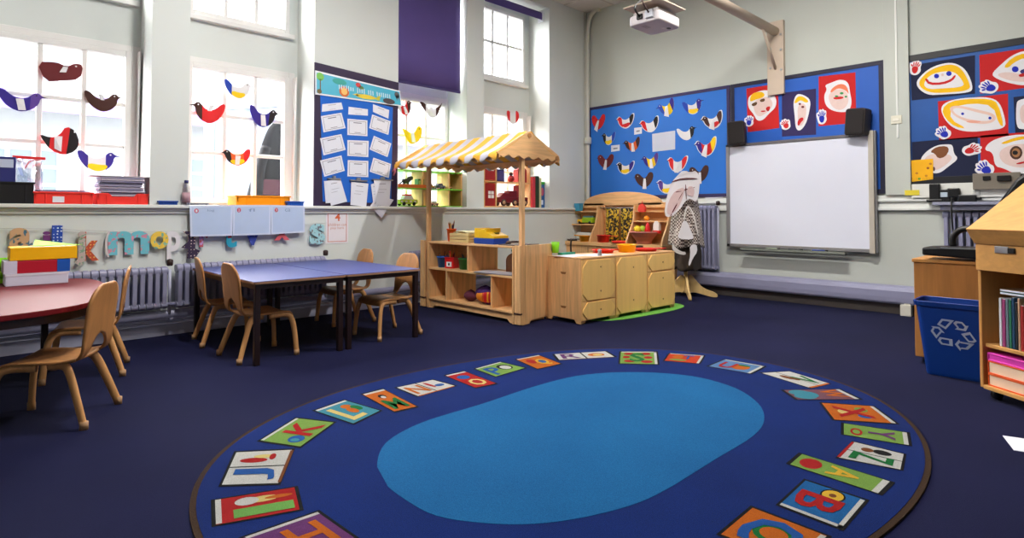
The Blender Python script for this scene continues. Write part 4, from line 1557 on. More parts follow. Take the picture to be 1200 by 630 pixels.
# three pale blue laminated sheets and the number poster below the sill
LAM = paint(186, 204, 232, rough=.18, var=.08, scale=5, spec=.6)
LAME = paint(206, 216, 238, rough=.2)
SH = [((222, 241), (273, 240), (272, 276), (223, 277)), ((273, 240), (317.5, 240), (317, 274.5), (272.5, 276)), ((317.5, 240), (357, 241), (357, 272), (317.5, 274.5))]
for k, px in enumerate(SH):
    t = thing('laminated_sheet', ['pale blue laminated sheet left of three hanging under the orange tray', 'pale blue laminated sheet in the middle of three under the window sill', 'pale blue laminated sheet right of three, nearest the number 4 poster'][k], 'poster', (0, YW - .06, .88), 0, 'pale blue laminated sheets under the sill')
    q = P2(px, lambda a, b: win(a, b, YW - .06))
    x0 = (q[0][0] + q[1][0]) / 2
    t.location.x = x0
    q = [(x - x0, z - .88) for x, z in q]

    def qq(u, v):
        a = Vector(q[3]).lerp(Vector(q[2]), u)
        b = Vector(q[0]).lerp(Vector(q[1]), u)
        return tuple(a.lerp(b, v))
    m = MB().prism(q, -.003, 0, LAME, 'xz')
    m.prism([qq(.05, .06), qq(.95, .06), qq(.95, .94), qq(.05, .94)], -.0038, -.003, LAM, 'xz')
    m.build('sheet', t)
    m = MB().prism([qq(.15 + .05 * cos(a * pi / 8), .83 + .075 * sin(a * pi / 8)) for a in range(16)], -.0046, -.0038, paint(196, 80, 100), 'xz')
    m.text(str(k + 1), WHITE, lambda u, v: (qq(.13 + .04 * u, .79 + .08 * v)[0], -.0052, qq(.13 + .04 * u, .79 + .08 * v)[1]))
    m.build('number_spot', t)
    w_ = ('log', 'fly', 'ice')[k]
    m = MB().text(('log', 'fl', 'ca')[k], paint(130, 150, 184), lambda u, v: (qq(.40 + .16 * u, .78 + .1 * v)[0], -.0046, qq(.40 + .16 * u, .78 + .1 * v)[1]))
    m.build('title_word', t)
OR = paint(206, 92, 50, rough=.7)
q = P2([(382, 248), (408, 248), (408, 286), (382, 285.5)])
xc = (q[0][0] + q[1][0]) / 2
zb = q[3][1]
t = thing('number_poster', 'white poster with an orange border and a large 4 below the noticeboard', 'poster', (xc, YW, zb))
w_, h_ = (q[1][0] - q[0][0]) / 2, q[0][1] - zb
MB().box(-w_, w_, -.004, 0, 0, h_, paint(232, 226, 232, rough=.3)).build('sheet', t)
m = MB()
for b in ((-w_ + .018, w_ - .018, .018, .026), (-w_ + .018, w_ - .018, h_ - .026, h_ - .018), (-w_ + .018, -w_ + .026, .018, h_ - .018), (w_ - .026, w_ - .018, .018, h_ - .018)):
    m.box(b[0], b[1], -.005, -.004, b[2], b[3], paint(206, 140, 130))
m.build('border', t)
m = MB().text('4', OR, lambda u, v: (-.028 + .062 * u, -.0052, h_ * .71 + v * .085), .02)
m.text('children can', paint(206, 150, 130), lambda u, v: (-w_ * .8 + 1.6 * w_ * u, -.0052, h_ * .55 + v * .032))
m.text('play here', paint(206, 150, 130), lambda u, v: (-w_ * .6 + 1.2 * w_ * u, -.0052, h_ * .43 + v * .034))
m.build('lettering', t)

# alphabet bunting on a thread
thr = [win(-40, 267, YW - .02), win(60, 268, YW - .02), win(150, 271.5, YW - .02), win(230, 270, YW - .02), win(300, 266, YW - .02), win(383, 261, YW - .02)]
m = MB().tube([(x, -.02, z) for x, z in thr], .0022, paint(190, 190, 190), n=6)
tag(m.build('bunting_thread', frame=WINW), 'thin thread carrying the alphabet letters under the window sill', 'thread')
pr = [('a', (11, 267, 38, 293), dots((206, 160, 120), (70, 110, 130), 30, .42, 'blotch'), 'patchwork letter a with a dark blue foot'),
      ('i', (50, 271, 59, 287), paint(110, 50, 116), 'purple letter stroke left of the blue spotted letter'),
      ('l', (61, 264, 73, 289), dots((28, 70, 170), (210, 220, 240), 40, .36), 'blue letter with white spots'),
      ('j', (87, 271, 100, 311), dots((190, 172, 166), (120, 160, 130), 60, .42, 'blotch'), 'floral letter j with a hooked foot'),
      ('k', (95, 271.5, 116, 305), dots((190, 74, 44), (236, 180, 90), 38, .34), 'rust red spotted letter k'),
      ('(', (123, 271, 128, 301), paint(216, 206, 206), 'thin pale letter stroke between the k and the m'),
      ('m', (127, 271, 175, 297), dots((110, 190, 205), (206, 140, 160), 30, .42, 'blotch'), 'turquoise patterned letter m'),
      ('o', (176, 271, 197, 291), dots((236, 196, 70), (120, 180, 160), 34, .42, 'blotch'), 'yellow letter o'),
      ('p', (196, 271, 211, 304), paint(226, 222, 226), 'white letter p next to the yellow o'),
      ([(214,271),(229,270),(228.5,291),(234,293.5),(228,303),(219,302.5),(220,291),(212,290),(220,283),(220.5,276)], None, dots((46, 30, 60), (226, 200, 190), 36, .3), 'dark spotted letter q beside the laminated sheets'),
      ('r', (234, 272, 245, 289), dots((190, 150, 196), (160, 60, 70), 40, .5, 'blotch'), 'lilac letter hanging from behind the first laminated sheet'),
      ('t', (262, 266, 277, 289.5), dots((30, 150, 180), (180, 40, 70), 14, .38, 'blotch'), 'turquoise letter t showing below the laminated sheets'),
      ('v', (286, 266, 306, 287), dots((40, 60, 150), (220, 226, 240), 55, .36), 'blue spotted letter v below the laminated sheets'),
      ('x', (321, 268, 339, 281), paint(206, 90, 100), 'red letter x just below the third laminated sheet'),
      ('s', (363, 262, 381, 286), dots((160, 206, 214), (110, 110, 116), 40, .42, 'blotch'), 'pale blue and grey letter s next to the number 4 poster')]
for ki, (ch, bb, mt, lab) in enumerate(pr):
    dk = .013 * (ki % 2)
    m = MB()
    if bb is None:
        m.prism([win(*p, YW - .03) for p in ch], -.030 - dk, -.019 - dk, mt, 'xz')
        tag(m.build('bunting_letter', frame=WINW), lab + ' in the bunting', 'letter', 'alphabet bunting under the windows')
        continue
    x0, z1 = win(bb[0], bb[1], YW - .03)
    x1, z0 = win(bb[2], bb[3], YW - .03)
    vs, fs = glyphs(ch, .035, 4)
    front = [(x0 + (x1 - x0) * u, -.030 - dk, z0 + (z1 - z0) * v) for u, v in vs]
    back = [(p[0], -.019 - dk, p[2]) for p in front]
    m.add(front, fs, mt)
    m.add(back, [tuple(reversed(f)) for f in fs], mt)
    ec = {}
    for f in fs:
        for i in range(len(f)):
            e = (f[i], f[(i + 1) % len(f)])
            ec[tuple(sorted(e))] = ec.get(tuple(sorted(e)), 0) + 1
    nn = len(front)
    m.add(front + back, [(a, b, b + nn, a + nn) for (a, b), c in ec.items() if c == 1], mt)
    tag(m.build('bunting_letter', frame=WINW, weld=True), lab + ' in the bunting', 'letter', 'alphabet bunting under the windows')

# blinds -----------------------------------------------------------------
BLIND = paint(82, 68, 130, rough=.8, var=.06, scale=4)
t = thing('roller_blind', 'large purple roller blind pulled down over a tall upper window', 'blind', (4.373, YW + .10, 2.70))
MB().grid(lambda u, v: (-.495 + .99 * u, .004 * sin(u * 9), 1.42 * v), 12, 4, BLIND).build('cloth', t, solid=.003)
MB().box(-.495, .495, -.012, .012, -.02, .012, paint(50, 38, 92)).build('bottom_bar', t, bevel=.004)
MB().tube([(-.51, 0.02, 1.44), (.51, .02, 1.44)], .035, BLIND, n=14).build('roll', t)
t = thing('roller_blind', 'purple roller blind rolled up at the top of the far window', 'blind', (5.86, YW + .10, 4.02))
MB().tube([(-.60, 0, .09), (.575, 0, .09)], .04, BLIND, n=14).build('roll', t)
MB().box(-.60, .57, -.042, -.038, -.0, .09, BLIND).build('cloth', t)
MB().box(.572, .60, -.05, .05, -.02, .14, WHITE).box(-.63, -.60, -.05, .05, -.02, .14, WHITE).build('bracket', t)


# paper birds --------------------------------------------------------------
BC = {'r': paint(206, 30, 34, rough=.8), 'k': paint(26, 20, 22, rough=.8), 'b': paint(50, 34, 130, rough=.8), 'n': paint(66, 34, 26, rough=.8, var=.2), 'y': paint(240, 200, 20, rough=.8),
      'w': paint(230, 228, 230, rough=.8), 'm': paint(104, 34, 38, rough=.8, var=.2), 'p': paint(88, 58, 140, rough=.8), 'o': paint(220, 96, 40, rough=.8), 'u': paint(36, 66, 170, rough=.8), 'g': paint(150, 140, 136, rough=.8)}
BIRD = [(-1.02, .60), (-.86, .70), (-.76, .86), (-.58, .86), (-.44, .66), (-.28, .40), (0, .28), (.28, .36), (.50, .56), (.74, .90), (1.0, .92), (.96, .46), (.82, .02), (.58, -.44), (.2, -.78), (-.16, -.82), (-.56, -.52), (-.80, -.04), (-.84, .42)]


def clipx(poly, a, b):
    """part of an outline between two x values (vertical band)"""
    def half(P, k, s):
        out = []
        for i in range(len(P)):
            p, q = P[i], P[(i + 1) % len(P)]
            ip, iq = (p[0] - k) * s >= 0, (q[0] - k) * s >= 0
            if ip:
                out.append(p)
            if ip != iq:
                w = (k - p[0]) / (q[0] - p[0])
                out.append((k, p[1] + (q[1] - p[1]) * w))
        return out
    P = half(poly, a, 1)
    return half(P, b, -1) if P else P


def bird(label, fn, frame, d, c, w, h, flip, rot, cols, strip, group, out=None, outline=False, beak='k'):
    """Folded card bird: head, middle, tail and belly in their own paint, a paper strip across it."""
    cx, cz = fn(*c)
    ex, ez = fn(c[0] + w / 2, c[1])
    fx, fz = fn(c[0], c[1] - h / 2)
    sx, sz = abs(ex - cx), abs(fz - cz)
    base = [(x * (-1 if flip else 1), z) for x, z in smooth(out or BIRD, 1)]
    cr, sr_ = cos(rot), sin(rot)

    def tr(pts, k=1.0):
        r = []
        for x, z in pts:
            x, z = x * k, z * k
            r.append((cx + sx * (x * cr - z * sr_), cz + sz * (x * sr_ + z * cr)))
        return r
    m_ = MB()
    if outline:
        m_.prism(tr(base, 1.1), -d - .002, -d, BC['w'], 'xz')
    m_.prism(tr(base), -d - .004, -d - .001, BC[cols[1]], 'xz')
    s = -1 if flip else 1

    def band(a, b):
        return clipx(base, min(a * s, b * s), max(a * s, b * s))
    hd = band(-1.1, -.42)
    tl = band(.46, 1.1)
    for P, cc in ((hd, cols[0]), (tl, cols[2])):
        if len(P) > 2:
            m_.prism(tr(P), -d - .0052, -d - .004, BC[cc], 'xz')
    if len(cols) > 3:                                   # belly patch
        be = [(s * x, z) for x, z in smooth([(-.5, -.2), (-.1, -.2), (.4, -.1), (.52, -.4), (.18, -.7), (-.16, -.74), (-.5, -.48)], 1)]
        m_.prism(tr(be), -d - .006, -d - .0052, BC[cols[3]], 'xz')
    m_.prism(tr(ell(s * -.66, .66, .045, .06, 8)), -d - .0066, -d - .0052, BC['w' if cols[0] in 'knbum' else 'k'], 'xz')
    if beak:
        m_.prism(tr([(s * -.84, .66), (s * -1.18, .56), (s * -.84, .5)]), -d - .0045, -d - .001, BC[beak], 'xz')
    xs_ = [p.x for p in m_.v]
    zs_ = [p.z for p in m_.v]
    o_ = m_.build('paper_bird', frame=frame)
    tag(o_, label, 'paper bird', group)
    if strip:
        loc = o_.location.copy()
        org = Vector(((min(xs_) + max(xs_)) / 2, (min(p.y for p in m_.v) + max(p.y for p in m_.v)) / 2, min(zs_)))
        q = tr([(s * x, z) for x, z in strip])
        n_ = MB()
        k = len(q)
        vs = [Vector((p[0], -d - .010 - .012 * (i % 2), p[1])) - org for i, p in enumerate(q)]
        vb = [v + Vector((0, .002, 0)) for v in vs]
        n_.add(vs + vb, [tuple(range(k)), tuple(range(2 * k - 1, k - 1, -1))] + [(i, (i + 1) % k, k + (i + 1) % k, k + i) for i in range(k)], BC['w'])
        n_.build('paper_strip', o_)
    return o_


GW = 'paper birds on the window panes'
gl = lambda a, b: win(a, b, YG - .04)
ST = [(-.12, .25), (.22, .2), (.06, -.72), (-.26, -.7)]
SW = [(-.1, .2), (.12, .2), (.3, .75), (-.02, .62)]
GD = YW - YG + .04                      # distance in front of the wall plane: behind it, on the panes
bird('maroon paper bird at the top of the left window', gl, WINW, GD, (72, 86), 54, 30, True, .06, 'mmm', [(-.2, .1), (.1, .05), (-.1, .55), (-.3, .5)], GW,
     [(-1, .85), (-.6, .9), (-.25, .55), (.15, .86), (1, .7), (.72, -.75), (.1, -.6), (-.8, -.35)], beak='')
bird('purple paper bird with a white band at the left edge of the left window', gl, WINW, GD, (24, 119), 54, 28, True, -.04, 'pbb', ST, GW)
bird('dark brown paper bird by the right frame of the left window', gl, WINW, GD, (120, 120), 42, 26, True, 0, 'nnn', SW, GW)
bird('black and red paper bird with a white band low in the left window', gl, WINW, GD, (70, 164), 47, 36, True, -.1, 'krk', [(-.1, .25), (.3, .2), (.2, -.6), (-.15, -.75)], GW,
     [(-1, .0), (-.7, .75), (-.2, .98), (.05, .3), (.45, .05), (1.0, .2), (.85, -.1), (.35, -.75), (-.3, -.95), (-.85, -.6)], beak='')
bird('purple and yellow paper bird above the paper stack in the left window', gl, WINW, GD, (114, 190), 46, 28, True, 0, 'bwby', None, GW, beak='b')
bird('red paper bird with a dark brown head in the second window', gl, WINW, GD, (245, 133), 38, 28, False, 0, 'nrr', SW, GW)
bird('white and yellow paper bird with blue wings at the top of the second window', gl, WINW, GD, (279, 106), 32, 24, True, 0, 'wwuy', None, GW)
bird('blue paper bird with a white band right of the second window', gl, WINW, GD, (308, 138), 33, 27, True, -.1, 'kbb', ST, GW)
bird('orange, black and yellow paper bird low in the second window', gl, WINW, GD, (278, 185), 33, 22, False, .1, 'kory', ST, GW)
bird('red and brown paper bird half behind the noticeboard edge', gl, WINW, GD, (474, 127), 18, 20, True, .2, 'nrw', ST, GW)
bird('dark brown paper bird with a white band hanging beneath the large purple blind', gl, WINW, GD, (505, 128), 27, 22, True, 0, 'nwn', ST, GW,
     [(-1, 1), (-.8, .6), (-.3, .1), (.05, -.1), (.3, .2), (.6, .6), (1.0, .65), (.75, .1), (.4, -.4), (.1, -.9), (-.35, -.9), (-.7, -.1)], beak='')
bird('yellow paper bird with a purple wing above the shop awning', gl, WINW, GD, (483, 158), 24, 24, True, 0, 'yyy', ST, GW,
     [(-1, .5), (-.8, .95), (-.5, .9), (-.25, .3), (.0, .1), (.4, .3), (1, .6), (.8, .1), (.5, -.5), (.2, -.95), (-.3, -.8), (-.75, -.4)], beak='')
bird('white paper bird with a red rim in the far window above the awning', gl, WINW, GD, (601, 137), 15, 18, True, 0, 'rwr', None, GW,
     [(-1, .3), (-.7, .9), (-.3, .8), (0, .35), (.4, .6), (.9, .8), (1, .2), (.6, -.7), (0, -1), (-.7, -.6)], beak='')

# things on the sill ----------------------------------------------------
SZL = 1.1665


def sill_box(bb, y0, depth):
    """px box on the sill front -> x0, x1, height above the sill (front face at y0)"""
    x0, z1 = win(bb[0], bb[1], y0)
    x1, _ = win(bb[2], bb[1], y0)
    return x0, x1, z1 - SZL


def gtray(label, bb, y0, depth, c, notch=False, cat='tray', group=None):
    x0, x1, h = sill_box(bb, y0, depth)
    w = (x1 - x0) / 2
    t_ = thing('storage_tray', label, cat, ((x0 + x1) / 2, y0 + depth / 2, SZL), 0, group)
    d = depth / 2
    k = .93
    m_ = MB()
    m_.box(-w * k, w * k, -d * k, d * k, 0, .006, c)
    top = [(-w, h), (w, h), (w * k, 0), (-w * k, 0)]
    if notch:
        top = [(-w, h), (-w * .55, h), (-w * .42, h * .7), (w * .42, h * .7), (w * .55, h), (w, h), (w * k, 0), (-w * k, 0)]
    m_.prism(top, -d, -d + .006, c, 'xz').prism([(-w, h), (w, h), (w * k, 0), (-w * k, 0)], d - .006, d, c, 'xz')
    m_.prism([(-d, h), (d, h), (d, 0), (-d, 0)], -w, -w * k, c, 'yz').prism([(-d, h), (d, h), (d, 0), (-d, 0)], w * k, w, c, 'yz')
    for s in (-.62, .62):
        m_.box(w * s - .006, w * s + .006, -d - .005, -d, .004, h * .94, c)
    m_.build('tray_shell', t_, bevel=.002, segs=1)
    m_ = MB().box(-w - .008, w + .008, d - .006, d + .008, h - .014, h, c).box(-w - .008, -w + .006, -d, d, h - .014, h, c).box(w - .006, w + .008, -d, d, h - .014, h, c)
    if not notch:
        m_.box(-w - .008, w + .008, -d - .008, -d + .004, h - .014, h, c)
    m_.build('rim', t_, bevel=.002, segs=1)
    return t_, w, d, h


REDP = paint(232, 52, 44, rough=.4, var=.04)
t1, w, d, h = gtray('red plastic tray with a white label on the window sill', (40, 224, 109, 238), 5.92, .30, REDP)
MB().box(-.075, -.0, -d - .004, -d - .0005, .012, h * .62, PAPER).build('label_card', t1)
t2, w2, d2, h2 = gtray('red plastic tray under the tall paper stack on the window sill', (114, 226, 173.5, 238), 5.92, .30, REDP, True)
x0, x1, hh = sill_box((44, 219, 106, 226), 5.95, .2)
m = MB()
for k in range(5):
    m.box(x0 + .02 * (k % 2), x1 - .03 * ((k + 1) % 2), 5.95 + .01 * k, 6.18, SZL + .075 + k * .008, SZL + .082 + k * .008, paint(150 - 8 * k, 146 - 8 * k, 168 - 6 * k))
o = m.build('folder_pile', keep=False)
tag(o, 'thin pile of grey folders lying in the left red tray', 'folders')
x0, x1, hh = sill_box((110, 206, 174, 226), 5.94, .2)
random.seed(5)
for k in range(13):
    zz = SZL + .02 + k * (hh - .02) / 13
    a, b = random.uniform(-.012, .012), random.uniform(-.012, .012)
    cc = ((150, 146, 172), (172, 168, 190), (128, 124, 152), (190, 180, 196))[k % 4]
    m = MB().box(x0 + .045 + a, x1 - .03 + a, 5.96 + b, 6.18 + b, zz, zz + (hh - .02) / 13 * .82, paint(*cc))
    tag(m.build('exercise_book', bevel=.002, segs=1), 'grey lilac exercise book in the tall stack in the right red tray', 'book', 'exercise books stacked in the red tray')
m = MB().box(x0 - .02, x1 + .01, 5.95, 6.2, SZL + hh + .002, SZL + hh + .008, paint(206, 200, 206))
tag(m.build('paper_sheet'), 'pale sheet lying on top of the tall exercise book stack', 'paper')
# black crate with folders and a bag
t, w, d, h = gtray('black plastic crate at the left end of the window sill', (-14, 212, 40, 239), 5.92, .30, paint(22, 22, 26, rough=.4))
x0, x1, hh = sill_box((-20, 182, 19, 212), 6.0, .1)
bxw = x1 - x0
t = thing('navy_box_file', 'navy box file with a white label standing on the black crate', 'box file', ((x0 + x1) / 2, 6.06, SZL + .17))
MB().box(-bxw / 2, bxw / 2, -.06, .06, 0, hh - .17, paint(40, 44, 112, rough=.5)).build('case', t, bevel=.004)
MB().box(bxw / 2 - .10, bxw / 2 - .015, -.063, -.06, hh - .17 - .085, hh - .17 - .02, paint(190, 200, 226)).build('label_card', t)
t = thing('plastic_wallet', 'clear crumpled plastic wallet with a red zip behind the black crate', 'wallet', (.42, 6.27, SZL))
xa, za = win(18, 184, 6.27)
xb, _ = win(52, 184, 6.27)
CLR = glass_mat('cloudy_plastic', (.80, .80, .84, 1), .25)
ZT = za - SZL


def wf_(u, v):
    return (xa - .42 + (xb - xa) * u * (1 - .06 * v), .025 * sin(u * 6 + v * 4) + .02 * sin(v * 7), (ZT - .01) * v * (1 - .04 * u))


MB().grid(wf_, 10, 10, CLR).build('sleeve', t, solid=.004)
MB().bar([(xa - .42 - .02, -.03, ZT), (xb - .42 + .005, -.03, ZT - .003)], .012, .022, RED).build('zip', t)
MB().tube(arc([(xb - .44, -.035, ZT - .01), ((xa + xb) / 2 - .42, -.04, ZT - .03), (xa - .42 + .06, -.04, ZT - .09)], 6), .005, paint(190, 90, 90), n=6).build('cord', t)
gtray('small blue tray lid lying on the sill between the first two windows', (187, 235, 208, 239), 5.879, .045, paint(28, 70, 160, rough=.4))
gtray('small blue tray beside the orange tray on the sill', (337, 235.5, 356, 240), 5.88, .14, paint(24, 84, 176, rough=.4))
ORP = paint(250, 150, 6, rough=.35)
gtray('orange plastic tray on the sill of the second window', (277, 228.5, 340, 240), 5.93, .24, ORP)
m = MB().prism(rrect(*[win(224, 236)[0], win(246, 236)[0]], 5.94, 6.1, .02), SZL, SZL + .018, paint(90, 92, 104), 'xy')
tag(m.build('dark_slate'), 'thin dark grey lid lying beside the bottle on the sill', 'lid')
xb_, zt_ = win(218.5, 211, 5.893)
t = thing('plastic_bottle', 'clear plastic bottle with a navy cap and pink label on the sill', 'bottle', (xb_, 5.893, SZL))
hb = zt_ - SZL
MB().lathe([(.028, 0), (.034, .01), (.034, hb * .62), (.020, hb * .84), (.015, hb * .88), (.015, hb * .9)], glass_mat('bottle_plastic', (.86, .84, .88, 1), .2), 20).build('body', t)
MB().lathe([(.0345, .02), (.0348, hb * .5)], paint(176, 140, 150), 20).build('label_band', t)
MB().lathe([(.018, hb * .88), (.018, hb * .99), (.01, hb)], paint(40, 40, 96), 16).build('cap', t)

# ================================================================== DISPLAY WALL
def card(m_, px, d, th, c, fn=bak, sm=0):
    q = [fn(*p) for p in px]
    if sm:
        q = smooth(q, sm)
    m_.prism(q, -d - th, -d, c, 'xz')
    return m_


def board(name, label, u0, u1, z0, z1, bw, c_in, c_b):
    t_ = thing(name, label, 'noticeboard', (XW - .002, -(u0 + u1) / 2, z0), -pi / 2)
    w, h = (u1 - u0) / 2, z1 - z0
    m_ = MB()
    for b in ((-w, w, 0, bw), (-w, w, h - bw, h), (-w, -w + bw, bw, h - bw), (w - bw, w, bw, h - bw)):
        m_.box(b[0], b[1], -.022, 0, b[2], b[3], c_b)
    m_.build('border', t_, bevel=.002)
    MB().box(-w + bw, w - bw, -.016, 0, bw, h - bw, c_in).build('backing_sheet', t_)
    return t_


BB1 = paint(34, 112, 206, rough=.55, var=.10, scale=1.6)
BB2 = paint(20, 84, 178, rough=.55, var=.12, scale=1.6)
PBORD = paint(50, 40, 84, rough=.6, var=.1)
DBORD = paint(20, 18, 40, rough=.6, var=.1)
ua = bak(690.5, 130)[0]
ub = bak(856, 110)[0]
uc = bak(1036, 80)[0]
zt = bak(860, 99)[1]
zb_ = bak(700, 234.5)[1]
board('noticeboard', 'blue noticeboard covered in paper birds left of the whiteboard', ua, ub, zb_ + .015, zt, .045, BB1, PBORD)
board('noticeboard', 'blue noticeboard with three painted faces above the whiteboard', ub + .012, uc, zb_ + .015, zt, .05, BB2, paint(26, 24, 50, rough=.6))
ud = bak(1057, 80)[0]
z3b, z3t = bak(1060, 216)[1], bak(1057, 67)[1]
board('noticeboard', 'blue noticeboard with a black border and painted faces at the right', ud, .35, z3b, z3t, .07, paint(12, 76, 150, rough=.55, var=.1), paint(10, 10, 18, rough=.5))

# birds on the board
BD = .017
WG = [(-.05, .3), (.22, .25), (.12, -.95), (-.25, -.9)]
WL = [(-.1, .3), (.2, .25), (-.15, -1.05), (-.55, -.7)]
MOTH = [(-1, .9), (-.55, 1), (-.1, .35), (.15, .35), (.6, 1), (1, .85), (.95, .2), (.55, -.45), (.1, -.75), (-.2, -.75), (-.7, -.3), (-.98, .3)]
G2 = 'paper birds on the blue noticeboard'
for (lab, c, w, h, fl, rot, cols, st, out, ol) in (
        ('red winged paper bird with a white fan in the board corner', (701.5, 144), 16, 20, False, 0, 'rrr', WL, MOTH, False),
        ('white paper bird with a red head, second in the top row of the board', (733.5, 143), 20, 17, False, .1, 'rwkr', None, None, True),
        ('white paper bird with a red breast beside the upper small caption', (762, 147), 22, 18, False, .2, 'rwk', None, None, True),
        ('blue and yellow paper bird with a white leg strip at the top of the board', (782, 127), 21, 20, False, .35, 'uyb', WL, None, False),
        ('white paper bird with a blue head and yellow belly at the top right', (812, 126), 24, 20, True, .1, 'bwuy', None, None, False),
        ('dark brown and red paper bird at the right edge above the whiteboard speaker', (836, 142), 25, 20, False, .25, 'nwnr', WL, None, True),
        ('plain white paper bird with a black spotted wing right of the blank sheet', (804.5, 157), 22, 18, True, .1, 'kww', None, None, False),
        ('white paper bird with a yellow belly by the left caption', (713.5, 163), 16, 17, False, 0, 'kwuy', None, None, False),
        ('brown paper bird with an orange breast left of the blank sheet', (741.5, 170), 20, 17, False, .2, 'non', WG, None, False),
        ('purple, red and yellow paper bird with a white strip low on the right side', (828, 173), 25, 22, False, .15, 'bryr', WL, None, True),
        ('maroon moth shaped paper bird at the left edge of the bird board', (710, 190), 19, 19, False, 0, 'mmm', WG, MOTH, False),
        ('white paper bird with a purple wing and yellow belly in the lower left', (733, 197), 20, 16, False, 0, 'kwby', None, None, True),
        ('purple and yellow paper bird under the blank sheet', (763, 189), 20, 18, False, .2, 'byp', WG, None, False),
        ('white and red paper bird with dark wings right of the purple and yellow bird', (794, 193), 23, 20, False, 0, 'rwr', WG, None, True),
        ('dark brown paper bird with a white strip above the dresser crest', (755.5, 212), 22, 20, False, .1, 'nnn', WG, MOTH, False),
        ('purple headed paper bird with a big yellow belly beside the costume stand', (782, 219), 24, 18, False, 0, 'pwpy', None, None, True),
        ('dark brown paper bird just above the costume stand', (820, 205), 23, 22, False, .1, 'nnn', WG, MOTH, False)):
    bird(lab, lambda a, b: bak(a, b, XW - BD), BACKW, BD, c, w, h, fl, rot, cols, st, G2, out, ol)
m = MB()
card(m, [(765, 157), (792, 153), (792, 175), (765.5, 178)], .017, .002, paint(206, 210, 226, rough=.5))
tag(m.build('blank_sheet', frame=BACKW), 'blank white sheet in the middle of the bird noticeboard', 'paper')
for px, lab in (([(744, 150), (753, 149), (753, 156.5), (744, 158)], 'small white caption card near the top of the bird noticeboard'), ([(717, 170.5), (727, 169.5), (727, 176.5), (717, 178)], 'small white caption card at the left of the bird noticeboard'), ([(827, 230), (848, 229), (848, 231.5), (827, 232.5)], 'narrow white paper strip at the foot of the bird noticeboard')):
    m = MB()
    card(m, px, .017, .0015, PAPER)
    if 'narrow' not in lab:
        a, b = px[3], px[1]
        card(m, [(a[0] + 2.5, (a[1] + b[1]) / 2 - .2), (b[0] - 2.5, (a[1] + b[1]) / 2 - .9), (b[0] - 2.5, (a[1] + b[1]) / 2 + .5), (a[0] + 2.5, (a[1] + b[1]) / 2 + 1.2)], .0186, .0006, INK)
    tag(m.build('caption_card', frame=BACKW), lab, 'card')

# painted faces ---------------------------------------------------------
SKIN = paint(222, 196, 190, rough=.8, var=.08, scale=30)
FW = paint(226, 224, 228, rough=.8, var=.02)
HAIRY = paint(240, 186, 14, rough=.8, var=.1, scale=20)
DRED = paint(190, 24, 26, rough=.8, var=.06)
DNAV = paint(44, 34, 84, rough=.8)
DNAV2 = paint(14, 22, 56, rough=.8)
DBLU = paint(24, 40, 170, rough=.8)


def ep(cx, cy, rx, ry, n=14):
    return ell(cx, cy, rx, ry, n)


def portrait(label, mount, mc, face_px, layers):
    m_ = MB()
    card(m_, mount, .017, .0015, mc)
    xs_ = [p.x for p in m_.v]
    org = Vector(((min(xs_) + max(xs_)) / 2, (min(p.y for p in m_.v) + max(p.y for p in m_.v)) / 2, min(p.z for p in m_.v)))
    o_ = tag(m_.build('painted_portrait', frame=BACKW), label, 'picture', 'painted faces on the noticeboards')
    n_ = MB()
    card(n_, face_px, .0187, .001, FW, sm=2)
    for k, (c, px, s) in enumerate(layers):
        card(n_, px, .0197 + .0004 * k, .0004, c, sm=s)
    n_.v = [v - org for v in n_.v]
    n_.build('face_cutout', o_)
    return o_


portrait('painted face with yellow hair and dark glasses on a red sheet above the whiteboard', [(875.5, 104), (912, 98), (914, 150), (877, 155)], DRED,
         [(879, 112), (892, 106), (904, 106), (911, 116), (910, 126), (902, 133), (895, 141), (888, 142), (884, 134), (878, 127), (877, 119)],
         [(SKIN, [(884, 118), (900, 112), (908, 122), (900, 132), (890, 138), (884, 130)], 2), (HAIRY, [(879, 120), (881, 110), (892, 107), (897, 110), (896, 114), (886, 117)], 2), (paint(90, 60, 30), [(881, 122), (888, 119), (888, 123), (883, 125)], 1), (paint(90, 60, 30), [(891, 117), (897, 115), (897, 119), (892, 120)], 1), (DRED, [(898, 126), (904, 124), (902, 131), (899, 130)], 2), (DRED, [(892, 130), (898, 129.5), (898, 131), (893, 131.5)], 1)])
portrait('long thin painted face with yellow hair on a purple sheet above the whiteboard', [(917, 109), (957, 104), (957, 158), (917, 160)], DNAV,
         [(930, 120), (934, 110), (942, 111), (951, 117), (949, 132), (945, 146), (938, 154), (933, 151), (932, 135)],
         [(SKIN, [(935, 122), (946, 121), (945, 140), (939, 149), (936, 145)], 2), (HAIRY, [(931, 121), (935, 113), (942, 113), (949, 119), (945, 121), (939, 117), (934, 121)], 2), (DRED, [(936, 140), (941, 137), (943, 140), (939, 144), (937, 148), (935, 146)], 2), (paint(110, 40, 40), ep(938, 122, 1.5, 1.2), 0), (paint(110, 40, 40), ep(941.5, 125.5, 1.8, 1.4), 0)])
portrait('painted face with orange hair and green eyes on a red sheet above the whiteboard', [(960, 90), (1003, 85), (1004, 144), (960, 148)], DRED,
         [(967, 100), (975, 97), (985, 93), (995, 96), (997, 110), (999, 120), (996, 130), (988, 132), (976, 130), (968, 124), (966, 112), (970, 105)],
         [(SKIN, [(970, 112), (980, 104), (993, 106), (996, 120), (988, 130), (976, 127)], 2), (paint(226, 120, 80), [(974, 105), (984, 98), (993, 100), (996, 112), (992, 106), (982, 103), (974, 110)], 2), (DRED, [(977, 114), (989, 113), (989, 116), (978, 117)], 1), (paint(30, 140, 70), ep(987, 109.5, 2.2, 1.4), 0), (paint(30, 140, 70), ep(981, 113, 2, 1), 0), (paint(30, 140, 70), ep(992, 113.5, 1.6, 1.2), 0)])
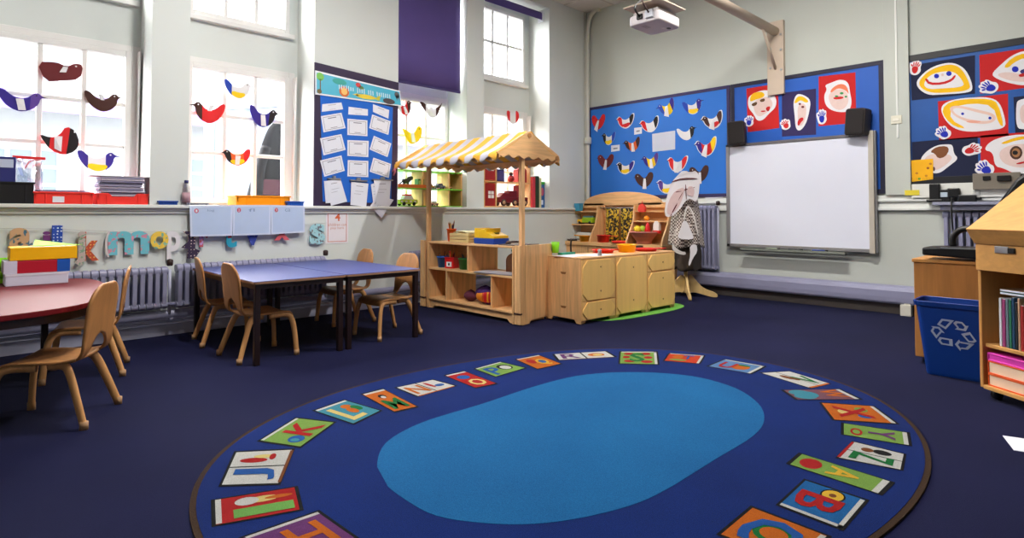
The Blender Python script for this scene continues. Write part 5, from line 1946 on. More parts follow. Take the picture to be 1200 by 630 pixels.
portrait('wide smiling painted face with yellow hair on the dark top left sheet', [(1067, 77), (1143, 65), (1143, 110), (1069, 118)], DNAV2,
         [(1072, 99), (1082, 86), (1096, 77), (1115, 73), (1128, 78), (1136, 88), (1141, 104), (1136, 109), (1106, 111), (1086, 112)],
         [(HAIRY, [(1075, 99), (1085, 86), (1098, 79), (1115, 75), (1127, 80), (1136, 96), (1138, 106), (1110, 109), (1088, 109)], 2), (FW, [(1082, 99), (1090, 88), (1104, 84), (1119, 84), (1128, 94), (1131, 102), (1104, 104), (1088, 105)], 2), (DRED, [(1084, 93), (1087, 92), (1090, 97), (1104, 97), (1115, 93), (1119, 88), (1121, 89), (1117, 95), (1106, 99.5), (1089, 100)], 1), (DBLU, ep(1098, 89.5, 3, 2.7), 0), (DBLU, ep(1112.5, 86.5, 3.2, 2.9), 0), (SKIN, ep(1105, 88, 1.6, 1.6), 0)])
portrait('painted face with a yellow outline in the middle of the right board', [(1099.5, 119), (1181.5, 110), (1182, 159), (1101, 165)], DRED,
         [(1102, 126), (1112, 118), (1134, 114.5), (1160, 114), (1172, 120), (1178, 138), (1179, 150), (1160, 153), (1136, 155), (1118, 151), (1107, 140)],
         [(HAIRY, [(1104, 128), (1114, 119), (1135, 116), (1160, 116), (1170, 121), (1177, 149), (1171, 146), (1164, 124), (1140, 121), (1115, 126), (1114, 140), (1134, 151), (1120, 149), (1108, 139)], 1), (paint(226, 190, 176), [(1111, 127), (1122, 123), (1148, 129), (1168, 134), (1166, 144), (1146, 146), (1122, 139)], 2), (FW, [(1115, 128), (1124, 126), (1146, 132), (1164, 136), (1162, 142), (1146, 142), (1124, 137)], 2), (DBLU, ep(1128.5, 133.5, 1.8, 1.6), 0), (DBLU, ep(1160.5, 138.5, 1.9, 1.7), 0), (paint(226, 160, 140), [(1130, 142), (1144, 141), (1152, 143), (1140, 145)], 2)])
portrait('painted face with a brown fringe above the yellow card', [(1069, 166.5), (1146, 160), (1147, 207), (1070, 211)], DNAV2,
         [(1078, 188), (1085, 178), (1098, 170), (1112, 169), (1117, 170), (1118, 180), (1124, 186), (1112, 195), (1102, 203), (1092, 203), (1084, 196)],
         [(SKIN, [(1082, 188), (1090, 180), (1112, 180), (1118, 186), (1100, 200), (1088, 198)], 2), (paint(120, 66, 26), [(1090, 178), (1098, 172), (1110, 171), (1113, 176), (1108, 184), (1100, 186), (1096, 180)], 1), (paint(90, 60, 70), ep(1095, 198, 1.4, 2.6), 0)])
portrait('painted face with a blue nose on a red sheet beside the smiling face', [(1148, 65), (1236, 52), (1236, 99), (1149, 110)], DRED,
         [(1162, 87), (1172, 77), (1186, 65), (1202, 59), (1222, 64), (1228, 82), (1220, 98), (1200, 101), (1180, 97), (1167, 92)],
         [(SKIN, [(1166, 88), (1180, 84), (1200, 88), (1216, 86), (1212, 96), (1186, 96)], 2), (HAIRY, [(1176, 79), (1186, 68), (1202, 62), (1220, 66), (1214, 70), (1200, 68), (1188, 74), (1182, 80)], 1), (DBLU, ep(1190, 81.5, 4, 3.5), 0), (DBLU, ep(1208, 79, 4, 3.5), 0), (paint(30, 30, 110), [(1195, 83), (1204, 80), (1203, 86), (1197, 87)], 1), (DRED, [(1193, 88), (1203, 85), (1204, 89), (1196, 91)], 1)])
portrait('painted face with a brown ringed eye on a red sheet', [(1149, 159), (1240, 152), (1240, 200), (1150, 206)], DRED,
         [(1153, 176), (1160, 166), (1176, 160), (1200, 157), (1226, 160), (1232, 176), (1226, 196), (1204, 204), (1188, 203), (1176, 197), (1166, 195), (1164, 178)],
         [(SKIN, [(1170, 176), (1190, 168), (1220, 170), (1224, 190), (1200, 198), (1174, 192)], 2), (HAIRY, [(1172, 168), (1190, 161), (1206, 159), (1206, 162), (1190, 165), (1178, 169)], 1), (paint(70, 36, 20), ep(1191, 179, 7.5, 8), 0), (paint(160, 110, 70), ep(1191, 179, 5, 5.4), 0), (BLACK, ep(1190, 179, 3.2, 2.6), 0), (DRED, [(1191, 191), (1206, 188), (1206, 190), (1192, 193)], 1)])
portrait('pale painted face on a dark sheet right of the yellow outlined face', [(1188, 114), (1240, 108), (1240, 152), (1190, 156)], DNAV2,
         [(1191, 122), (1194, 117), (1212, 114), (1230, 118), (1232, 138), (1224, 150), (1200, 152), (1191, 150)],
         [(SKIN, [(1195, 124), (1210, 119), (1226, 122), (1226, 140), (1206, 146), (1196, 144)], 2), (DBLU, ep(1205, 128, 2.4, 2.2), 0), (DBLU, ep(1218, 126, 2.4, 2.2), 0), (DRED, [(1204, 138), (1218, 136), (1216, 140), (1206, 141)], 1)])

# hand prints -----------------------------------------------------------
HANDO = [(-.55, -.9), (-.78, -.3), (-.98, .1), (-.95, .5), (-.62, .55), (-.58, .85), (-.36, 1.0), (-.16, .86), (.02, 1.06), (.24, .95), (.34, .8), (.56, .86), (.70, .62), (.66, .1), (.86, -.3), (.6, -.8), (.1, -1.02)]


def hand(label, c, w, h, rot, col, flip=False):
    cx, cz = c
    ex = bak(c[0] + w / 2, c[1])[0]
    o0 = bak(*c)
    sx, sz = abs(ex - o0[0]), abs(bak(c[0], c[1] - h / 2)[1] - o0[1])
    f = -1 if flip else 1
    cr, sr_ = cos(rot), sin(rot)

    def tr(pts):
        return [(o0[0] + sx * (x * f * cr - z * sr_), o0[1] + sz * (x * f * sr_ + z * cr)) for x, z in pts]
    m_ = MB().prism(tr(smooth(HANDO, 2)), -.0215, -.0195, FW, 'xz')
    m_.prism(tr(smooth([(-.4, -.5), (-.5, -.1), (-.3, .15), (.3, .15), (.45, -.2), (.3, -.7), (-.1, -.8)], 2)), -.0221, -.0215, col, 'xz')
    for (x0, z0, x1, z1, r) in ((-.42, .05, -.72, .32, .10), (-.30, .12, -.42, .68, .085), (-.08, .15, -.06, .80, .085), (.12, .14, .26, .74, .085), (.28, .1, .54, .56, .08)):
        dx, dz = x1 - x0, z1 - z0
        L = hypot(dx, dz)
        nx, nz = -dz / L * r, dx / L * r
        m_.prism(tr(smooth([(x0 + nx, z0 + nz), (x0 - nx, z0 - nz), (x1 - nx, z1 - nz), (x1 + nx, z1 + nz)], 2)), -.0221, -.0215, col, 'xz')
    return tag(m_.build('hand_print', frame=BACKW), label, 'hand print', 'paper hand prints on the noticeboards')


hand('blue hand print left of the sunglasses face', (879, 142), 13, 13, -.2, DBLU)
hand('red hand print between the sunglasses face and the long face', (921, 146), 14, 13, .5, DRED, True)
hand('blue hand print between the long face and the orange haired face', (964, 137), 14, 18, -.1, DBLU)
hand('red hand print at the top left corner of the right board', (1073.5, 79.5), 17, 18, -.3, DRED)
hand('blue hand print just right of the wide smiling face', (1159, 102), 24, 18, .9, DBLU)
hand('blue hand print at the lower left of the yellow outlined face', (1106, 155.5), 20, 16, .5, DBLU)
hand('red hand print beside the brown fringed face', (1139, 175), 24, 16, -.9, DRED, True)
hand('blue hand print at the left of the brown ringed eye face', (1154.5, 197), 24, 20, .6, DBLU)
m = MB()
card(m, [(1068.5, 188), (1094, 186), (1094, 210), (1069.5, 213)], .022, .002, paint(240, 176, 10, rough=.7, var=.06))
for (x, y, c) in ((1075, 203, (190, 120, 20)), (1088, 197, (150, 80, 30)), (1078, 209.5, (90, 150, 40)), (1086, 206, (200, 130, 20)), (1091, 192, (190, 120, 30))):
    card(m, ep(x, y, 1.8, 1.4, 8), .024, .0005, paint(*c))
tag(m.build('yellow_card', frame=BACKW), 'yellow card speckled with dots at the lower left of the right board', 'card')

# whiteboard ------------------------------------------------------------
t = thing('whiteboard', 'large interactive whiteboard with grey frame mounted on the wall', 'whiteboard', (XW, -2.66 * -1, .65), -pi / 2)
u0, u1, zt_, zb2 = -3.535, -1.812, 1.985, .652
uc_ = (u0 + u1) / 2
t.location = (XW, -uc_, zb2)
w, h = (u1 - u0) / 2, zt_ - zb2
GF = paint(150, 148, 150, rough=.35, var=.04, metal=.5)
MB().box(-w + .03, w - .06, -.075, -.05, .03, h - .025, paint(222, 224, 238, rough=.22, var=.01)).build('writing_surface', t)
m_ = MB()
m_.box(-w, -w + .045, -.085, -.04, 0, h, GF).box(-w, w - .05, -.085, -.04, 0, .04, GF).box(-w, w - .05, -.085, -.04, h - .035, h, paint(96, 92, 96))
m_.build('frame', t, bevel=.004)
MB().box(w - .075, w - .02, -.095, -.03, -.012, h + .02, paint(186, 178, 166, rough=.35)).box(w - .018, w, -.08, -.03, 0, h + .02, GF).build('side_rail', t, bevel=.006)
MB().box(-w + .02, w - .08, -.05, -.026, .1, h - .1, GF).build('back_mount', t)
MB().prism([(-.17, -.03), (-.17, .0), (-.16, -.01), (-.085, -.015), (-.085, -.04), (-.15, -.045)], -w + .22, w - .30, paint(120, 124, 116, rough=.5), 'yz').build('pen_tray', t, bevel=.003)
for k, cc in enumerate(((150, 160, 140), (60, 60, 66), (40, 70, 150))):
    m = MB().tube([(0, 0, 0), (.14, 0, 0)], .008, paint(*cc), n=8)
    m.tube([(.14, 0, 0), (.17, 0, 0)], .009, BLACK, n=8)
    o = m.build('board_pen')
    o.rotation_euler = (0, 0, -pi / 2)
    o.location = (XW - .135, -(uc_ - .25 + .27 * k), zb2 - .006)
    tag(o, '%s board pen lying in the whiteboard tray' % ('pale green', 'dark grey', 'blue')[k], 'pen')

SPK = paint(34, 24, 22, rough=.5, var=.1)
SPG = paint(26, 20, 20, rough=.8, var=.25, scale=220)
for (c, rz_, ry_, lab) in (((3.39, 2.115), .25, -.05, 'small black speaker above the left corner of the whiteboard'), ((1.955, 2.105), -.15, .08, 'small black speaker above the right corner of the whiteboard')):
    t = thing('wall_speaker', lab, 'speaker', (XW - .02, c[0], c[1] - .15), -pi / 2 + rz_, 'speakers over the whiteboard')
    MB().prism(rrect(-.105, .105, -.15, .15, .03, 4), -.19, -.03, SPK, 'xz', T(0, 0, .15) @ RY(ry_)).build('cabinet', t, bevel=.01)
    MB().prism(rrect(-.09, .09, -.135, .135, .025, 4), -.20, -.188, SPG, 'xz', T(0, 0, .15) @ RY(ry_)).build('grille', t)
    MB().tube([(0, .0, .15), (0, -.05, .15)], .03, BLACK, n=12).build('bracket', t)

# projector arm and projector ----------------------------------------------
ARM = paint(196, 178, 160, rough=.5, var=.03)
t = thing('projector_mount', 'beige steel wall plate with a long projector arm above the noticeboards', 'mount', (XW, 2.895, 2.56))
MB().box(-.06, 0, -.10, .10, 0, .92, ARM).build('wall_plate', t, bevel=.004)
m_ = MB()
for (y, z) in ((-.07, .30), (.06, .34), (-.07, .55), (.055, .58), (-.07, .74)):
    m_.prism(ell(y, z, .014, .014, 10), -.068, -.06, STEEL, 'yz')
m_.build('screw', t)
MB().tube([(0, 0, .79), (-3.0, 0, .79)], .055, ARM, n=16).build('arm', t)
MB().tube([(-.03, .0, .30), (-.42, 0, .75)], .018, ARM, n=8).build('brace', t)
t = thing('projector', 'white projector hanging from the arm near the ceiling', 'projector', (4.62, 2.895, 2.79), 0)
PJ = paint(212, 204, 206, rough=.4, var=.03)
MB().prism(rrect(-.19, .19, -.16, .16, .05, 5), 0, .09, PJ, 'xy').build('casing', t, bevel=.012)
MB().prism(ell(.11, -.08, .024, .018, 14), -.003, .001, BLACK, 'xy').build('dark_knob', t)
MB().prism(ell(.07, -.05, .02, .016, 12), -.002, .001, paint(232, 226, 226), 'xy').build('pale_knob', t)
m_ = MB()
for k in range(3):
    m_.box(-.12 + .0 * k, -.03, .02 + .018 * k, .026 + .018 * k, -.002, .001, paint(176, 166, 170))
m_.build('underside_vents', t)
MB().box(-.15, .16, -.13, .13, .09, .13, paint(190, 182, 180)).build('rear_housing', t, bevel=.01)
m_ = MB()
m_.box(-.21, -.19, -.11, -.03, .03, .10, paint(206, 208, 216)).box(-.205, -.19, .0, .06, .04, .085, BLACK)
m_.build('connector_panel', t, bevel=.004)
MB().box(-.22, .22, -.19, .19, .165, .178, ARM).build('mounting_plate', t, bevel=.003)
m_ = MB().tube([(0, 0, .13), (0, 0, .50)], .035, ARM, n=14)
m_.build('drop_pole', t)
MB().tube(arc([(-.2, .03, .06), (-.27, .03, .12), (-.18, .05, .2), (-.05, .04, .3), (0, .04, .45)], 6), .009, BLACK, n=8).tube(arc([(-.2, -.07, .07), (-.30, -.07, .15), (-.2, -.04, .24), (-.06, -.04, .4)], 6), .007, paint(70, 50, 46), n=8).build('cable', t)

# sockets, trunking, cables on the right ------------------------------------
TRK = paint(222, 222, 216, rough=.45)
z0_, z1_ = bak(1075, 232)[1], bak(1075, 216)[1]
t = thing('socket_trunking', 'white socket trunking under the portrait board', 'trunking', (XW, 1.0, z0_), -pi / 2)
MB().box(-.49, 1.2, -.06, 0, 0, z1_ - z0_, TRK).build('channel', t, bevel=.004)
m_ = MB()
for x in (-.30, -.22, .05):
    m_.box(x - .03, x + .03, -.068, -.06, .02, .07, paint(206, 206, 202))
m_.build('socket', t, bevel=.003)
u_, z_ = bak(1062, 222)
MB().box(u_ + 1.0 - .0, u_ + 1.0 + .13, -.065, -.06, .03, .085, paint(226, 206, 60, rough=.6)).build('yellow_sticker', t)
t = thing('light_switch', 'cream double switch plate on the boxed conduit beside the right board', 'switch', (XW - .05, 1.62, bak(1045, 142)[1] - .04), -pi / 2)
MB().box(-.05, .05, -.012, 0, 0, .09, paint(222, 218, 200, rough=.4)).build('plate', t, bevel=.003)
MB().box(-.03, .03, -.018, -.012, .03, .06, paint(232, 228, 214, rough=.4)).build('rocker', t, bevel=.002)
SHF = paint(146, 148, 170, rough=.5)
us, zs = bak(1096, 238, 7.33)
t = thing('radiator_shelf', 'grey shelf over the right hand radiator carrying cables and plugs', 'shelf', (XW, -us - .36, zs - .02), -pi / 2)
MB().box(-.36, 1.2, -.24, 0, 0, .03, SHF).build('shelf_board', t, bevel=.003)
MB().box(-.30, 1.1, -.20, -.18, -.05, 0, SHF).build('support', t)


def plug(label, px, w, h, parts):
    u_, z_ = bak(px[0], px[1], 7.35)
    t_ = thing('plug', label, 'plug', (7.35, -u_, zs + .011), -pi / 2, 'dark plugs on the radiator shelf')
    for nm, b, c in parts:
        MB().box(*b, c).build(nm, t_, bevel=.008)
    return t_


plug('tall black adapter on the radiator shelf nearest the whiteboard', (1096, 230), .1, .2, [('body', (-.045, .045, -.04, .04, 0, .19), BLACK), ('base', (-.07, .07, -.05, .05, 0, .03), BLACK)])
plug('black plug with a pale face on the radiator shelf', (1107, 230), .1, .1, [('body', (-.05, .05, -.03, .03, 0, .13), BLACK), ('pale_face', (-.03, .03, -.036, -.03, .05, .10), paint(170, 184, 196))])
plug('round black plug with a hanging lead on the radiator shelf', (1118, 230), .1, .1, [('body', (-.05, .05, -.035, .035, .05, .14), BLACK), ('pin', (-.02, .02, -.02, .02, 0, .05), BLACK)])
plug('flat black power supply on the radiator shelf', (1134, 232), .1, .1, [('body', (-.07, .07, -.04, .04, 0, .07), BLACK), ('lead_boot', (.07, .11, -.015, .015, .02, .05), BLACK)])
u_, z_ = bak(1118, 236, 7.34)
m = MB().tube(arc([(u_, -.10, zs + .05), (u_ + .01, -.29, zs + .0), (u_ + .03, -.29, zs - .4), (u_ + .10, -.28, zs - .75)], 8), .008, BLACK, n=8)
tag(m.build('power_cable', frame=BACKW), 'black cable hanging down in front of the right radiator', 'cable')
t = thing('junction_box', 'grey twin socket box under the portrait board by the lectern', 'socket', (XW - .06, bak(1166, 214)[0] * -1, bak(1166, 222)[1]), -pi / 2)
MB().box(-.16, .2, -.05, 0, 0, .16, paint(120, 112, 100, rough=.5)).build('body', t, bevel=.005)
MB().box(-.08, -.02, -.06, -.05, .09, .13, BLACK).box(.03, .13, -.075, -.05, .08, .13, BLACK).build('outlet', t)
m = MB().box(7.28, 7.36, 1.50, 1.60, 0.0, .12, paint(206, 202, 190)).box(7.30, 7.36, 1.51, 1.57, .12, .22, paint(222, 218, 206))
tag(m.build('pipe_box', bevel=.008), 'cream boxed pipe valve on the floor by the wooden cabinet', 'pipe box')

# ================================================================== RIGHT HAND FURNITURE
OAK = wood(178, 120, 62, 'Z', var=.16)
OAKX = wood(190, 132, 70, 'Y', var=.14)
t = thing('wooden_cabinet', 'brown wooden cabinet on castors behind the recycling bin', 'cabinet', (5.36, .64, 0), 0)
MB().box(-.26, .26, -.40, .39, .05, .735, OAK).build('body', t, bevel=.004)
MB().box(-.27, .27, -.41, .40, .735, .76, OAKX).build('top', t, bevel=.004)
m_ = MB().box(-.262, -.26, -.005, .0, .07, .72, paint(90, 56, 28))
m_.build('door_gap', t)
for (x, y) in ((-.20, .34), (.2, .34), (-.2, -.34), (.2, -.34)):
    MB().tube([(x, y - .012, .026), (x, y + .012, .026)], .026, BLACK, n=14).build('castor', t)
t = thing('black_case', 'flat black case with a silver trim lying on the wooden cabinet', 'case', (5.22, .66, .761), 0)
MB().prism([(-.33, .0), (.31, .03), (.31, .085), (.22, .09), (-.33, .09)][::-1], -.16, .16, BLACK, 'yz').build('body', t, bevel=.012)
MB().box(-.163, -.16, -.33, .20, .082, .092, STEEL).build('trim_strip', t)
t = thing('black_hoop', 'curved black handle rising behind the black case', 'handle', (5.34, .66, .852), 0)
MB().tube(arc([(0.0, .17, 0), (0, .17, .06), (0, .13, .115), (0, .05, .13), (0, -.12, .13)], 6), .022, BLACK, n=12).build('tube', t)
m = MB()
m.add([(5.16, .68, .856), (5.16, .35, .856), (5.20, .35, 1.42), (5.20, .46, 1.32), (5.16, .60, 1.08)] + [(5.24, .68, .856), (5.24, .35, .856), (5.28, .35, 1.42), (5.28, .46, 1.32), (5.24, .60, 1.08)],
      [(0, 1, 2, 3, 4), (9, 8, 7, 6, 5), (0, 4, 9, 5), (4, 3, 8, 9), (3, 2, 7, 8), (2, 1, 6, 7), (1, 0, 5, 6)], BLACK)
tag(m.build('black_cover', bevel=.02), 'black cloth covered panel standing behind the lectern', 'cover')

# recycling bin ---------------------------------------------------------
BIN = paint(10, 52, 130, rough=.4, var=.05)
bcx, bcy = 4.91, .755
t = thing('recycling_bin', 'blue plastic recycling bin with a white arrow symbol beside the bookcase', 'bin', (bcx, bcy, 0), 0)
HB = .50


def ring(z, dx, dy, r):
    return [(x, y, z) for x, y in rrect(-dx, dx, -dy, dy, r, 4)]


secs = [ring(0, .10, .155, .03), ring(.02, .105, .16, .03), ring(HB - .035, .145, .205, .04), ring(HB - .035, .155, .215, .045), ring(HB, .16, .22, .045), ring(HB, .148, .208, .04), ring(.02, .098, .15, .03)]
vs = [p for s in secs for p in s]
n_ = len(secs[0])
fs = [(i * n_ + k, i * n_ + (k + 1) % n_, (i + 1) * n_ + (k + 1) % n_, (i + 1) * n_ + k) for i in range(len(secs) - 1) for k in range(n_)]
fs += [tuple(range(n_ - 1, -1, -1)), tuple(range((len(secs) - 1) * n_, len(secs) * n_))]
m_ = MB()
m_.add(vs, fs, BIN)
m_.build('bin_body', t, bevel=.003, segs=1)
# symbol on the face towards the room (-x), traced from its three folded arrows
SY = paint(150, 162, 186, rough=.6)
shapes = [[(180, 150), (325, 155), (225, 285), (125, 232)], [(315, 190), (345, 160), (420, 165), (470, 225), (490, 205), (455, 280), (330, 270), (365, 255)],
          [(400, 322), (500, 285), (572, 395), (540, 420), (480, 420)], [(545, 435), (470, 520), (390, 520), (385, 550), (325, 470), (375, 400), (378, 425)],
          [(300, 500), (165, 495), (125, 445), (150, 400), (298, 410)], [(110, 425), (45, 330), (75, 280), (55, 265), (150, 265), (210, 340), (180, 325)]]
m_ = MB()


def bf(x, y):
    u, v = (x - 305) / 530.0, (350 - y) / 400.0
    z = .29 + v * .20
    fx = -.105 - (.04) * (z - .02) / (HB - .055)
    return (fx, -(u * .245), z)


for s in shapes:
    n = len(s)
    cxx, cyy = sum(p[0] for p in s) / n, sum(p[1] for p in s) / n
    inn = [(cxx + (p[0] - cxx) * .58, cyy + (p[1] - cyy) * .58) for p in s]
    o3 = [Vector(bf(*p)) + Vector((-.0015, 0, 0)) for p in s]
    i3 = [Vector(bf(*p)) + Vector((-.0015, 0, 0)) for p in inn]
    o2 = [p + Vector((.0015, 0, 0)) for p in o3]
    m_.add(o3 + i3 + o2, [(k, (k + 1) % n, n + (k + 1) % n, n + k) for k in range(n)] + [(k, (k + 1) % n, 2 * n + (k + 1) % n, 2 * n + k) for k in range(n)], SY)
m_.build('recycling_symbol', t)

# book lectern ----------------------------------------------------------
OAK2 = wood(196, 142, 78, 'Z', var=.12)
OAK2X = wood(204, 150, 84, 'Y', var=.12)
rb_ = radians(-37.5)
lx, ly = 4.445, .575
t = thing('book_trolley', 'oak book trolley with a sloping top, shelves and castors', 'bookcase', (lx, ly, 0), 0)
RR = RZ(rb_)
# local: x = depth away from the viewer, -y = along the front to the right
DL, WL_ = .44, .95


def tb(name, x0, x1, y0, y1, z0, z1, c, bev=.004):
    return MB().box(x0, x1, y0, y1, z0, z1, c, RR).build(name, t, bevel=bev)


tb('side_panel', 0, DL, -.02, 0, .06, .91, OAK2)
tb('side_panel', 0, DL, -WL_, -WL_ + .02, .06, .91, OAK2)
tb('back_panel', DL - .015, DL, -WL_ + .02, -.02, .06, .91, OAK2X)
tb('bottom_board', 0, DL - .015, -WL_ + .02, -.02, .055, .078, OAK2X)
tb('shelf', .02, DL - .015, -WL_ + .02, -.02, .300, .322, OAK2X)
dr = tb('drawer', -.012, DL - .02, -WL_ + .0, -.0, .755, .912, OAK2X)
m_ = MB().box(-.022, -.012, -.21, -.13, .865, .905, STEEL, RR).box(-.024, -.012, -.25, -.21, .868, .898, BLACK, RR)
m_.build('latch', dr, bevel=.003)
m_ = MB().prism([(-.075, 1.0), (-.055, 1.012), (DL, 1.36), (DL, 1.335), (0.0, .99), (-.0, .912), (-.02, .912)], -WL_ - .02, .0, OAK2X, 'xz', RR)
m_.build('sloping_lid', t, bevel=.003)
for (x, y) in ((.05, -.06), (DL - .06, -.06), (.05, -WL_ + .06), (DL - .06, -WL_ + .06)):
    m_ = MB().tube([(x, y - .014, .03), (x, y + .014, .03)], .03, BLACK, n=14, M=RR)
    m_.box(x - .014, x + .014, y - .02, y + .02, .045, .06, BLACK, RR)
    m_.build('castor', t)
RB = Frame((lx, ly, 0), rb_)
cols = [((206, 206, 210), 'white'), ((150, 60, 110), 'magenta'), ((96, 110, 120), 'slate'), ((40, 110, 80), 'green'), ((24, 60, 90), 'navy'), ((30, 36, 40), 'black'), ((190, 150, 120), 'tan'), ((160, 40, 36), 'red'), ((110, 120, 60), 'olive'), ((190, 180, 190), 'pale grey'), ((120, 60, 130), 'purple'), ((60, 120, 130), 'teal'), ((90, 140, 190), 'sky blue'), ((20, 40, 50), 'dark teal'), ((210, 180, 60), 'mustard'), ((170, 90, 50), 'rust'), ((40, 50, 110), 'indigo'), ((200, 120, 140), 'pink')]
random.seed(11)
yy = -.10
for k, (c, nm) in enumerate(cols):
    th = .012 + .008 * random.random()
    hgt = .25 + .05 * random.random()
    t2_ = thing('book', '%s spined picture book standing on the upper shelf of the book trolley' % nm, 'book', (0, 0, 0), rb_, 'books standing in the book trolley')
    p = RB.R @ Vector((.03, yy - th / 2, .323))
    t2_.location = (lx + p.x, ly + p.y, p.z)
    MB().box(0, .19, -th / 2, th / 2, 0, hgt, paint(*c, rough=.5)).build('cover', t2_, bevel=.002, segs=1)
    MB().box(.004, .192, -th / 2 + .002, th / 2 - .002, .003, hgt + .0015, PAPER).build('pages', t2_)
    yy -= th + .003
m = MB()
for k, c in enumerate(((60, 110, 116), (110, 80, 60), (40, 60, 56))):
    z = .323 + .315 + k * .012
for k, (c, nm) in enumerate((((60, 110, 116), 'teal'), ((116, 86, 60), 'brown'))):
    t2_ = thing('book', '%s picture book lying flat across the standing books' % nm, 'book', (0, 0, 0), rb_)
    p = RB.R @ Vector((.04, -.10, .623 + k * .017))
    t2_.location = (lx + p.x, ly + p.y, p.z)
    MB().box(0, .2, -.28, -.0, 0, .015, paint(*c)).build('cover', t2_, bevel=.002, segs=1)
    MB().box(-.001, .19, -.278, -.002, .003, .012, PAPER).build('pages', t2_)
for k, (c, h_, nm) in enumerate((((226, 90, 30), .07, 'orange boxed book with pale pages at the bottom of the book trolley'), ((226, 84, 30), .075, 'orange boxed book with pale pages second from the bottom of the book trolley'), ((214, 60, 170), .045, 'bright pink book on top of the two orange books'))):
    t2_ = thing('big_book', nm, 'book', (0, 0, 0), rb_)
    z = .079 + (0, .071, .147)[k]
    p = RB.R @ Vector((.015, -.035, z))
    t2_.location = (lx + p.x, ly + p.y, z)
    cc = paint(*c, rough=.5)
    MB().box(0, .30, -.40, 0, 0, .008, cc).box(0, .30, -.40, 0, h_ - .008, h_, cc).box(.0, .30, -.008, 0, .008, h_ - .008, cc).build('cover', t2_, bevel=.002, segs=1)
    MB().box(.004, .29, -.398, -.01, .008, h_ - .008, paint(236, 200, 170, rough=.8) if k < 2 else cc).build('pages', t2_)
m = MB().box(-.1, .1, -.07, .07, 0, .002, PAPER, RZ(.3))
px_, py_ = at_z(1193, 522)
o = m.build('paper_scrap')
o.location = (px_ + .03, py_ - .03, .0005)
tag(o, 'white paper lying on the carpet at the right edge', 'paper')

# ================================================================== COSTUME STAND
t = thing('coat_stand', 'pale wooden coat stand with four curved feet beside the tall radiator', 'coat stand', (6.93, 3.90, 0), .35)
BP = wood(214, 180, 120, 'Z', var=.1)
MB().box(-.022, .022, -.022, .022, .05, 1.62, BP).build('post', t, bevel=.005)
ft = [(.0, .05), (.0, .27), (.05, .285), (.10, .22), (.20, .11), (.36, .06), (.38, .0), (.30, .0), (.16, .04), (.08, .06)]
for k in range(4):
    MB().prism(smooth(ft, 1), -.014, .014, BP, 'xz', RZ(k * pi / 2 + .3) @ T(.022, 0, 0)).build('foot', t, bevel=.004)
for k, z in enumerate((1.56, 1.46, 1.56, 1.46)):
    MB().tube([(0, 0, z), (.14 * cos(k * pi / 2 + .3), .14 * sin(k * pi / 2 + .3), z + .06)], .012, BP, n=8).build('peg', t)


def drape(name, label, cat, mat_, cx, cy, zt, zb, rt, rb, fold, phase, a0=0.0, a1=2 * pi, extra=None):
    t_ = thing(name, label, cat, (cx, cy, zb), 0, None)

    def df(u, v):
        a = a0 + (a1 - a0) * u
        k = v
        r = rt + (rb - rt) * (k ** .7)
        r *= 1 + fold * sin(6 * a + phase) * (.3 + .7 * k) + .04 * sin(13 * a + phase)
        return (r * cos(a), r * sin(a), (zt - zb) * (1 - v) + .02 * sin(3 * a + phase) * v)
    MB().grid(df, 48, 14, mat_).build('cloth', t_, solid=.005, weld=True)
    if extra:
        extra(t_)
    return t_


CHK = dots((206, 196, 188), (76, 54, 48), 46, shape='check')
CW = paint(226, 222, 226, rough=.85, var=.04)
CK = paint(36, 30, 28, rough=.85, var=.2)
PINKC = paint(212, 186, 186, rough=.85, var=.08, scale=20)
drape('long_apron', 'long dark costume skirt hanging lowest on the coat stand', 'costume', paint(66, 54, 46, rough=.9, var=.3), 6.93, 3.90, 1.0, .36, .10, .17, .16, .4)
drape('checked_apron', 'brown and white checked apron hanging on the coat stand', 'costume', CHK, 6.92, 3.89, 1.34, .66, .12, .205, .12, 1.2)


def front(u, z, d=.0):
    """point on the camera side of the stand; u to the right"""
    dx, dy = -6.93, -3.90
    L = hypot(dx, dy)
    fx, fy = dx / L, dy / L
    rx, ry = -fy, fx                      # to the right of the viewer looking at the stand
    rx, ry = (sin(YAW) * 1.0, -cos(YAW) * 1.0)
    return (6.93 + fx * (.24 + d) + rx * u, 3.90 + fy * (.24 + d) + ry * u, z)


def slab(name, label, cat, pts, d, mat_, th=.02, sm=2, extra=()):
    """A garment cut to an outline, bulging towards the room."""
    o_ = thing(name, label, cat, front(0, min(p[1] for p in pts), d))
    base = Vector(o_.location)
    q = smooth(pts, sm)

    def lay(pp, dd, mm, nm, tt):
        m_ = MB()
        k = len(pp)
        cu = sum(p[0] for p in pp) / k
        w = max(abs(p[0] - cu) for p in pp) + 1e-6
        f_ = [Vector(front(p[0], p[1], dd - .05 * ((p[0] - .0) / .3) ** 2)) - base for p in pp]
        b_ = [Vector(front(p[0], p[1], dd - tt - .05 * ((p[0] - .0) / .3) ** 2)) - base for p in pp]
        m_.add(f_ + b_, [tuple(range(k)), tuple(range(2 * k - 1, k - 1, -1))] + [(i, (i + 1) % k, k + (i + 1) % k, k + i) for i in range(k)], mm)
        m_.build(nm, o_)
    lay(q, d, mat_, 'cloth', th)
    for (nm, pp, mm) in extra:
        lay(smooth(pp, 1), d + .006, mm, nm, .005)
    return o_


